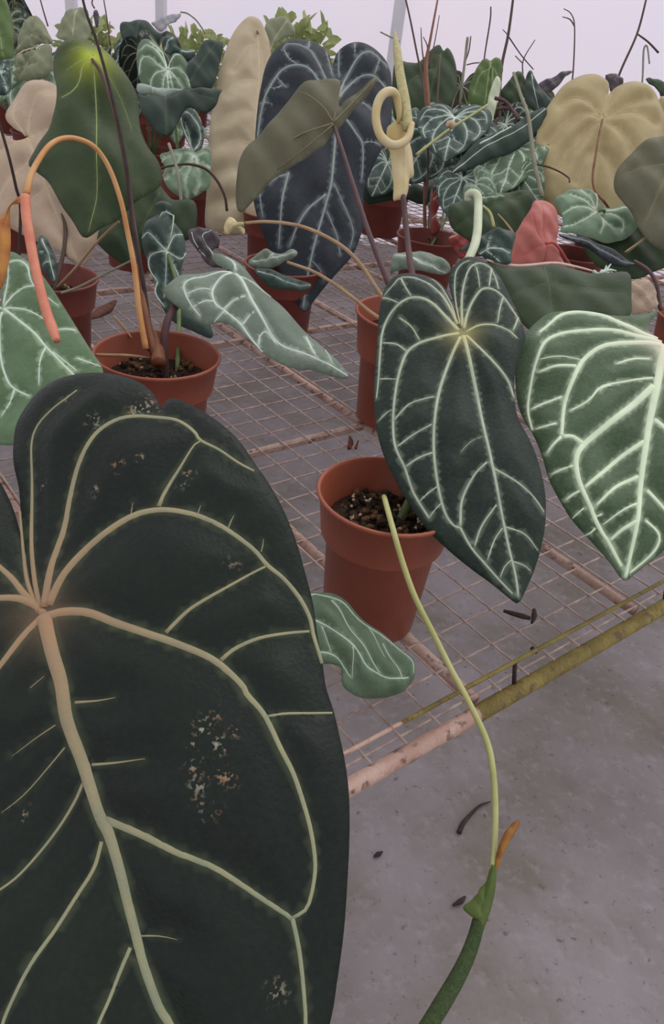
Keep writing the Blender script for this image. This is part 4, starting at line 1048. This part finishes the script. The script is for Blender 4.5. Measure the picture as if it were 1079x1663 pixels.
q4 = plant(20, 300, 'potted anthurium with pale folded leaf backs at the far left', seed=141, mat='terracotta_red', chunks=0)
L(q4, 'h6', '-80,-60 20,-40 50,10 75,100 90,200 95,300 85,400 30,415 -80,420 -160,200', (1.38, 1.42, 1.34), 'moss_under', 'green_top', 'vein_moss', [('-60,-40 -20,150 20,400', 3, 2)], seed=142, label='mossy green leaf back in the top left corner')
L(q4, 'h6', '120,330 130,250 160,180 200,125 240,108 280,125 320,170 350,230 382,290 370,322 300,308 250,340 180,372 108,385', (1.95, 2.0, 1.9), 'pale_under', 'green_top', 'vein_tan', [('240,115 235,220 240,330', 2.5, 2), ('238,260 290,270 350,310', 2, 1.5), ('238,250 180,280 120,350', 2, 1.5)], seed=143, quilt=0.01, label='pale grey green leaf back')
L(q4, 'h6', '108,400 190,378 260,348 330,315 372,332 382,420 372,520 300,572 200,585 130,562 80,520 115,490', (1.88, 1.92, 1.84), 'pale_under', 'green_top', 'vein_tan', [('330,320 240,400 140,540', 2.5, 2), ('180,380 200,470 215,480', 2, 1.5), ('90,510 180,480 260,470', 3, 2), ('120,385 200,350 280,320', 3, 2)], seed=144, quilt=0.012, label='lower pale leaf back with a folded edge')
L(q4, 'h6', '-60,425 30,415 60,425 72,520 78,620 60,670 0,685 -60,665', (1.55, 1.6, 1.5), 'teal_top', 'olive_under', 'vein_grey', [('-40,440 10,540 50,660', 3, 2), ('10,540 50,500 68,470', 2, 1.5), ('10,540 20,480 30,430', 2, 1.5)], seed=145)
L(q4, 'h6', '410,260 430,180 455,100 500,55 560,40 610,45 640,70 648,150 660,240 600,300 480,290', (1.70, 1.76, 1.66), 'pale_under', 'green_top', 'vein_tan', [('560,50 540,150 530,260', 2.5, 2)], seed=146, label='grey green leaf back above the large green leaf')
L(q4, 'h6', '675,70 700,58 718,100 712,180 697,192 682,130', (1.7, 1.72, 1.68), 'plum_leaf', 'plum_leaf', 'vein_deep', (), step=0.005, wave=0.002, name='spathe')
tube_px('flower_stalk', q4, 'h6', '690,60 672,20 690,-40', (1.7, 1.7), [0.0018, 0.0014], 'stalk_dark', 6)
tube_px('dry_stalk', q4, 'h6', '290,-20 320,90 350,190', (1.9, 1.9), [0.0016, 0.002], 'stalk_plum', 6)
tube_px('dry_stalk', q4, 'h6', '755,-20 780,130 805,330', (1.9, 1.9), [0.0014, 0.002], 'stalk_plum', 6)
pet(q4, [(50, 200, 1.95), (53, 90, 1.96)], (0.004, 0.003), 'stalk_dark')

# ---- right-hand clusters
q5 = plant(700, 385, 'potted anthurium with dry upright stalks and a red young leaf, behind the cream flower', R=0.073, seed=151, mat='terracotta_red', chunks=60)
tube_px('dry_stalk', q5, 'px', '692,400 690,330 693,250 696,180 692,110 700,60 712,-5', (1.72, 1.74, 1.78), [0.0044, 0.004, 0.0036, 0.006, 0.003, 0.002], 'stalk_brown', 8)
for s_ in ('693,130 695,80 688,60', '697,110 706,70 714,25', '692,120 686,80 684,45'):
    tube_px('dry_stalk', q5, 'px', s_, (1.775, 1.785), [0.002, 0.001], 'stalk_plum', 6)
tube_px('dry_stalk', q5, 'c2', '855,-30 880,80 910,230 935,360 950,520 960,700 950,900', (1.72, 1.70, 1.68), [0.002, 0.0024], 'stalk_dark', 6)
tube_px('dry_stalk', q5, 'c2', '750,140 790,160 835,182', (1.75, 1.75), [0.0016, 0.0016], 'stalk_grey', 6)
L(q5, 'e7', '105,1290 130,1212 210,1190 290,1230 305,1262 210,1265 172,1330 145,1420 185,1500 110,1560 100,1400', (1.70, 1.74, 1.66), 'red_leaf', 'red_leaf', 'rim_pink', [('120,1290 200,1215 290,1245', 2.5, 2), ('150,1400 130,1420 110,1440', 2, 1.5)], step=0.005, label='dull red young leaf')
L(q5, 'e7', '240,1600 260,1565 330,1550 400,1580 445,1620 400,1700 340,1760 300,1690', (1.55, 1.58, 1.5), 'red_leaf', 'red_leaf', 'rim_pink', [('250,1590 330,1560 430,1615', 2.5, 1.5)], step=0.005, label='small curled red leaf on the soil')
pet(q5, [(745, 395, 1.58)], (0.002, 0.002), 'stalk_brown', dx=0.02)
L(q5, 'e5', '150,1030 240,1070 320,1050 400,1032 460,1042 520,1110 620,1060 700,1090 780,1088 880,1042 950,1090 910,1150 700,1235 560,1205 440,1205 300,1225 200,1235 150,1150', (1.86, 1.9, 1.80), 'dark_under', 'teal_top', 'vein_deep', [('520,1060 500,1120 490,1200', 2, 1)], seed=152, label='dark leaf back with pale rolled rims behind the cream flower')
L(q5, 'e5', '145,1030 230,1022 330,1018 440,1018 462,1036 400,1036 320,1057 250,1088 190,1070', (1.855, 1.88, 1.92), 'lip_grey', 'teal_top', 'vein_grey', (), step=0.005, wave=0.002)
L(q5, 'e5', '715,1010 800,1000 870,975 930,1040 950,1092 900,1052 840,1042 780,1087 712,1092', (1.855, 1.88, 1.92), 'lip_grey', 'teal_top', 'vein_grey', (), step=0.005, wave=0.002)
L(q5, 'c3', '-105,275 -40,268 0,272 40,230 75,198 95,195 112,220 128,205 148,225 165,280 174,340 165,410 130,470 80,500 20,480 -50,520 -110,500', (2.05, 2.1, 1.98), 'deep_under', 'dark_top', 'vein_deep', [('100,230 70,330 40,470', 2.5, 1.5), ('80,300 -20,340 -80,420', 2, 1), ('75,240 110,250 150,290', 3, 1)], seed=153, label='dark green leaf back behind the cream flower spike')
pet(q5, [(705, 250, 1.95), (715, 90, 2.04)], (0.004, 0.003), 'stalk_dark', dy=0.02)

q6 = plant(800, 330, 'potted anthurium tangle of veined teal leaves with a pale upright spathe, back right', seed=161, mat='terracotta_red', chunks=0)
L(q6, 'c3', '220,430 225,380 245,320 275,265 300,250 318,264 340,248 365,255 374,300 362,350 350,420 330,470 280,475 240,462', (2.1, 2.14, 2.05), 'moss_under', 'green_top', 'vein_moss', [('318,270 305,350 290,470', 3, 2), ('312,300 270,330 240,420', 2, 1), ('315,290 345,320 350,400', 2, 1)], seed=162, label='light green upright leaf back against the wall')
L(q6, 'c3', '300,545 303,480 316,400 345,328 364,345 362,400 342,470 325,545', (1.85, 1.88, 1.84), 'spathe_pale', 'spathe_pale', 'spathe_pale', [('350,335 335,430 312,540', 2, 1.5)], name='spathe', step=0.005, fold=-0.3, label='pale green upright spathe')
L(q6, 'c3', '362,402 400,350 425,315 455,308 472,340 472,400 450,455 400,442', (1.9, 1.94, 1.86), 'deep_under', 'dark_top', 'vein_deep', [('440,315 430,380 420,440', 2, 1)])
L(q6, 'c3', '500,402 540,355 600,330 640,305 682,308 650,330 620,370 580,400 530,414', (1.9, 1.94, 1.88), 'plum_leaf', 'plum_leaf', 'vein_deep', [('680,308 600,360 510,405', 2.5, 1.5)], step=0.006, label='dark plum leaf pointing right against the wall')
L(q6, 'c3', '478,325 500,303 520,350 560,400 600,440 560,485 500,475 468,420', (1.88, 1.9, 1.84), 'dark_under', 'dark_top', 'vein_grey', [('500,320 510,400 530,470', 2, 1)])
L(q6, 'c3', '145,758 190,690 250,620 300,590 360,570 420,545 480,500 565,468 545,560 480,620 420,660 330,692 250,732', (1.58, 1.62, 1.55), 'dark_under', 'sage_top', 'vein_grey', [('150,755 300,640 440,570 560,475', 2, 1.5), ('270,630 340,590 410,552', 3.5, 2.5)], seed=164, label='long dark pointed leaf back')
for s_ in ('335,430 380,445 410,480 440,530', '345,480 390,475 430,500 460,560', '350,520 320,560 300,580'):
    tube_px('petiole', q6, 'c3', s_, (1.66, 1.65), [0.004, 0.0035], 'stalk_plum', 6)
tube_px('flower_stalk', q6, 'c3', '-10,680 60,625 140,565 220,515 305,460', (1.56, 1.60), [0.003, 0.0024], 'stalk_yellow', 8)
tube_px('berry', q6, 'c3', '122,556 132,548 142,547 152,546 164,545', (1.55, 1.55), [0.002, 0.007, 0.0085, 0.007, 0.002], 'perlite', 10)['label'] = 'round cream berry on the pale stalk'
tube_px('petiole', q6, 'c3', '418,320 450,420 480,500 495,600 510,720 545,865', (1.5, 1.45, 1.42), [0.003, 0.0038, 0.0042], 'stalk_grey', 8)
L(q6, 'e7', '245,1340 330,1290 450,1260 600,1230 780,1208 900,1215 935,1330 850,1450 760,1550 700,1565 600,1605 480,1640 350,1560 260,1480', (1.42, 1.46, 1.34), 'deep_under', 'dark_top', 'vein_deep', [('880,1240 700,1300 480,1400 300,1500', 2, 1)], seed=165, label='dark green leaf back behind the hooked stalk')
L(q6, 'e7', '495,1265 590,1220 695,1250 620,1290 530,1312', (1.32, 1.34, 1.28), 'sage_top', 'olive_under', 'vein_grey', [('500,1270 690,1252', 2, 1)], step=0.005)
tube_px('dry_stalk', q6, 'e7', '510,1340 570,1400 600,1510', (1.25, 1.25), [0.0022, 0.003], 'stalk_yellow', 6)
tube_px('dry_stalk', q6, 'e7', '630,1405 690,1470 750,1550', (1.25, 1.25), [0.0012, 0.002], 'stalk_tan', 6)
pet(q6, [(800, 250, 1.95), (800, 110, 2.1)], (0.004, 0.003), 'stalk_green')
RW = [((739, 187), 1.66, (722, 262), 1.60, 'teal_top', 1.3, 10), ((766, 214), 1.64, (776, 296), 1.6, 'teal_top', 1.1, -15), ((838, 238), 1.60, (812, 318), 1.54, 'sage_top', 1.1, 20), ((788, 272), 1.62, (834, 334), 1.56, 'mint_top', 0.9, -30),
      ((752, 288), 1.60, (728, 352), 1.56, 'teal_top', 1.1, 15), ((846, 286), 1.56, (880, 334), 1.52, 'sage_top', 1.1, 0), ((700, 222), 1.74, (648, 300), 1.70, 'teal_top', 1.2, 0), ((682, 190), 1.80, (672, 262), 1.78, 'grey_top', 0.9, 35), ((772, 300), 1.52, (812, 345), 1.46, 'mint_top', 0.8, 20),
      ((820, 200), 1.8, (850, 262), 1.74, 'dark_top', 1.0, 10), ((630, 262), 1.84, (604, 320), 1.8, 'teal_top', 1.2, 0)]
for (a, za, b, zb, m_, w_, r_) in RW:
    heart(q6 if a[0] > 720 else q5, a, za, b, zb, m_, 'olive_under', 'vein_grey', wide=w_, roll=r_, vw=0.03, seed=a[0])
    rt_ = q6 if a[0] > 720 else q5
    pet(rt_, [((a[0] + 760) / 2, 330, za + 0.04), (a[0], a[1] + 2, za + 0.006)], (0.003, 0.002), 'stalk_green')

# pots seen between the leaves
q7 = plant(626, 300, 'red pot with a small anthurium behind the navy leaf, right of its edge', R=0.075, H=0.13, seed=171, mat='terracotta_red', chunks=0)
heart(q7, (640, 235), 2.35, (622, 292), 2.30, 'dark_top', 'olive_under', 'vein_pale', wide=1.1, vw=0.03, seed=7)
pet(q7, [(640, 260, 2.42), (640, 236, 2.356)], (0.003, 0.0025))

# dry sticks against the wall at the right
q8 = plant(905, 262, 'potted anthurium of bare dark sticks standing against the wall at the right', seed=181, mat='terracotta_red', chunks=0)
for s_, r_, m_ in (('355,560 362,320 395,150 418,-20', (0.004, 0.0036, 0.003), 'stalk_dark'), ('392,155 450,240 505,305', (0.0018, 0.0014), 'stalk_plum'), ('512,175 462,260 458,330', (0.0012, 0.0018), 'stalk_plum'), ('425,245 455,275', (0.0014, 0.0018), 'stalk_grey'),
                   ('665,420 680,310 686,120 670,60 638,38', (0.0022, 0.0016, 0.001), 'stalk_plum'), ('686,115 665,85 632,74', (0.002, 0.001), 'stalk_plum'), ('830,480 885,320 960,150 1000,0 1012,-50', (0.0036, 0.003, 0.0022), 'stalk_dark'),
                   ('963,150 1010,185 1055,232', (0.002, 0.0026), 'stalk_dark'), ('975,420 985,340 990,220 1005,205 1015,280', (0.002, 0.0024, 0.0018), 'stalk_grey'), ('285,330 290,250 315,90 318,30', (0.0014, 0.002, 0.0018), 'stalk_plum'),
                   ('180,470 205,260 216,165', (0.003, 0.0036), 'stalk_grey'), ('205,270 222,220 230,160', (0.002, 0.0016), 'stalk_plum'), ('212,285 240,278 268,275', (0.0016, 0.0014), 'stalk_plum'), ('370,130 385,145 396,160', (0.001, 0.0014), 'stalk_plum')):
    tube_px('dry_stalk', q8, 'c3', s_, (2.2, 2.2), [x * 1.15 for x in r_], m_, 6)
for dx_, (x_, y_) in zip((-0.02, 0, 0.02, 0.01), ((812, 207), (925, 155), (987, 177), (747, 174))):
    pet(q8, [((905 + x_) / 2, 250, 2.25), (x_, y_, 2.2)], (0.002, 0.002), 'stalk_dark', 'dry_stalk', dx=dx_)
L(q8, 'c3', '825,325 870,318 905,345 890,380 850,400 835,360', (1.95, 1.98, 1.93), 'plum_leaf', 'plum_leaf', 'vein_deep', [('840,335 870,380', 2, 1)], step=0.007)
L(q8, 'c3', '1000,345 1040,338 1100,370 1120,440 1079,430 1050,385', (1.95, 1.98, 1.93), 'deep_under', 'plum_leaf', 'vein_deep', [('1010,345 1100,420', 2, 1)], step=0.007)
L(q8, 'c3', '1085,415 1062,432 1040,520 1010,600 1040,640 1130,600 1130,470', (1.72, 1.75, 1.7), 'khaki_under', 'dark_top', 'vein_khaki', [('1060,440 1030,560 1005,610', 2.5, 2)], step=0.008)

# ---- crowded back rows: a few kinds of plant, repeated
def heart_at(parent, A, B, up, near, far, vmat, wide=1.0, vw=0.03, seed=0):
    A, B = np.array(A, float), np.array(B, float)
    ax = B - A
    Ln = np.linalg.norm(ax)
    ey = -ax / Ln
    n = np.array(up, float)
    n -= ey * (n @ ey)
    n /= np.linalg.norm(n)
    ex = np.cross(ey, n)
    return leaf_core(parent, A, ex, ey, n, [(x * Ln * wide, y * Ln) for x, y in HEART], [([(x * Ln * wide, y * Ln) for x, y in p], a * vw * Ln, b * vw * Ln) for p, a, b in HVEINS],
                     near, far, vmat, hubp=(0, 0), hubr=0.07 * Ln, quilt=0.014 * Ln, wave=0.02 * Ln, curl=0.02 * Ln, curlw=0.1 * Ln, split_veins=False, step=Ln / 18, seed=seed)

def copy_tree(o, parent=None):
    c = o.copy()
    COL.objects.link(c)
    c.parent = parent
    for ch in o.children:
        copy_tree(ch, c)
    return c

BACK = 'crowded back rows of potted anthuriums'
KINDS = []
for ki, (m1, m2, vm) in enumerate((('teal_top', 'olive_under', 'vein_grey'), ('sage_top', 'pale_under', 'vein_grey'), ('dark_top', 'dark_under', 'vein_pale'))):
    b = ST(2.4 - 0.3 * ki, 2.5, BZ + 0.0016)
    pr = thing('potted_anthurium', tuple(b), 'x', 'potted plant', BACK)
    pot(pr, 0.068, 0.125, 'terracotta_red', chunks=0, seed=ki)
    rg = np.random.default_rng(40 + ki)
    for j in range(6):
        th = j * 1.05 + rg.uniform(-0.3, 0.3) + ki
        d = np.array([math.cos(th), math.sin(th), 0])
        hh = rg.uniform(0.20, 0.36)
        A = b + d * rg.uniform(0.05, 0.12) + (0, 0, hh)
        Bp = A + d * rg.uniform(0.05, 0.12) + (0, 0, -rg.uniform(0.08, 0.16))
        heart_at(pr, A, Bp, d + (0, 0, 0.5), m1, m2, vm, rg.uniform(0.85, 1.15), seed=j + 10 * ki)
        tube('petiole', pr, [soil_pt(pr), b + d * 0.04 + (0, 0, hh * 0.7), A - d * 0.004], [0.003, 0.0022], 'stalk_green', 6)
    KINDS.append(pr)
LK = ('back-row anthurium with teal veined leaves, ', 'back-row anthurium with sage veined leaves, ', 'back-row anthurium with dark green veined leaves, ')
spots = [(0, -1.1, 2.78, 'behind the pale folded leaf backs'), (1, -0.97, 2.33, 'left of the large green leaf'), (2, -0.62, 2.24, 'below the round sage leaf'), (2, -1.36, 3.02, 'nearest the top left corner'), (1, -0.70, 2.72, 'behind the round sage leaf'),
         (0, -0.84, 3.08, 'under the dark drooping leaf'), (1, -0.1, 2.75, 'beside the right lobe of the navy leaf'), (0, 0.30, 2.65, 'behind the long dark pointed leaf'), (0, 0.1, 3.1, 'behind the tallest dry stalks'), (1, 0.55, 2.95, 'left of the khaki leaf'),
         (2, 0.95, 2.82, 'behind the right lobe of the khaki leaf'), (0, 0.66, 2.38, 'under the khaki leaf')]
seen = set()
for i, (k_, x, y, where) in enumerate(spots):
    o = KINDS[k_] if k_ not in seen else copy_tree(KINDS[k_])
    seen.add(k_)
    o.location = (x, y, BZ + 0.0016)
    o.rotation_euler = (0, 0, i * 2.1)
    sc = 0.95 + 0.06 * (i % 4)
    o.scale = (sc, sc, sc)
    o['label'] = LK[k_] + where
    o['group'] = BACK

# yellow green shrubs by the wall
SH = []
for ki in range(2):
    b = np.array((-1.5 + ki, 3.5, BZ + 0.0016))
    pr = thing('leafy_shrub', tuple(b), 'x', 'potted plant', 'yellow green shrubs along the wall')
    pot(pr, 0.065, 0.12, 'terracotta_red', chunks=0)
    rg = np.random.default_rng(90 + ki)
    V, F = [], []
    for j in range(240):
        u = rg.normal(size=3)
        u /= np.linalg.norm(u)
        c = b + (0, 0, 0.24) + u * rg.uniform(0.03, 0.14) * (1.1, 1.1, 0.8)
        dr = rg.normal(size=3) * 0.6 + u
        dr /= np.linalg.norm(dr)
        sd = np.cross(dr, rg.normal(size=3))
        sd /= np.linalg.norm(sd)
        nn = np.cross(dr, sd)
        l, w = rg.uniform(0.035, 0.06), rg.uniform(0.012, 0.02)
        o = len(V)
        V += [c, c + dr * l * 0.35 + sd * w + nn * 0.005, c + dr * l * 0.75 + sd * w * 0.7, c + dr * l - nn * 0.006, c + dr * l * 0.75 - sd * w * 0.7, c + dr * l * 0.35 - sd * w + nn * 0.005, c + dr * l * 0.5 - nn * 0.004]
        F += [(o, o + 1, o + 6), (o + 1, o + 2, o + 6), (o + 2, o + 3, o + 6), (o + 3, o + 4, o + 6), (o + 4, o + 5, o + 6), (o + 5, o, o + 6)]
    tag(mesh_obj('foliage', V, F, 'yellow_green_top', pr), kind='stuff')
    tube('stem', pr, [soil_pt(pr), b + (0.01, 0, 0.2), b + (0, 0.01, 0.3)], [0.006, 0.004], 'stalk_green', 6)
    SH.append(pr)
for i, (x, y, sc, where) in enumerate(((-1.72, 3.72, 1.0, 'at the far left end of the row'), (-1.27, 3.75, 1.0, 'above the pale folded leaf backs'), (-0.83, 3.72, 1.05, 'above the round sage leaf'), (-0.42, 3.70, 1.3, 'above the tall beige leaf'), (-2.2, 3.7, 1.0, 'out past the left edge'))[:4]):
    o = SH[i % 2] if i < 2 else copy_tree(SH[i % 2])
    o.location = (x, y, BZ + 0.0016)
    o.rotation_euler = (0, 0, i * 1.3)
    o.scale = (sc, sc, sc)
    o['label'] = 'yellow green small-leaved shrub by the pale wall, ' + where

# ---- small things lying about
def lying(name, P, r, mat, label, cat, seg=6, **k):
    P = np.array(P)
    V, F = tube_geo(catmull(P, 5), r, seg, **k)
    return tag(mesh_obj(name, V, F, mat, loc=tuple(P[0])), label, cat)
def zb(pts, z, crop='px'):
    return [onz(x, y, z) for x, y in T(crop, pts)]
lying('twig', zb('818,992 832,996 850,1001 862,1004', BZ + 0.003), [0.0016, 0.0026, 0.003, 0.002], 'twig_dark', 'short dark twig lying on the wire mesh near the front rail', 'twig')
lying('dead_bract', zb('868,990 868,1000 864,1012', BZ + 0.0034), [0.002, 0.0034, 0.0012], 'twig_dark', 'dark curled bract beside the twig on the wire mesh', 'dead leaf')
lying('bark_chip', zb('864,1052 872,1060', BZ + 0.003), [0.0024, 0.002], 'twig_dark', 'tiny dark bark chip on the mesh close to the front rail', 'debris')
lying('dead_leaf', zb('138,520 155,512 172,502 188,488', BZ + 0.008), [0.002, 0.010, 0.012, 0.003], 'dead_leaf', 'curled brown dead leaf lying on the mesh behind the left pot', 'dead leaf', flat=0.35)
lying('dead_leaf', zb('567,728 570,718 568,708', BZ + 0.004) , [0.003, 0.0042, 0.001], 'dead_leaf', 'small red brown dead leaf on the mesh behind the nearest pot', 'dead leaf')
lying('dead_leaf', zb('578,728 582,716', BZ + 0.004), [0.0022, 0.001], 'dead_leaf', 'tiny red brown leaf scrap beside the small dead leaf', 'dead leaf')
lying('curled_root', zb('797,1302 780,1308 765,1322 752,1338 746,1352', 0.004), [0.0012, 0.002, 0.003, 0.004, 0.0045], 'twig_dark', 'curved dark dry root lying on the concrete floor', 'twig')
lying('leaf_scrap', zb('608,1391 615,1387 622,1383', 0.0045), [0.002, 0.0046, 0.001], 'twig_dark', 'small dark leaf scrap on the concrete floor below the rail', 'debris')
lying('leaf_scrap', zb('736,1470 748,1464 756,1456', 0.0045), [0.002, 0.0046, 0.002], 'twig_dark', 'dark scrap on the floor left of the hanging flower bract', 'debris')
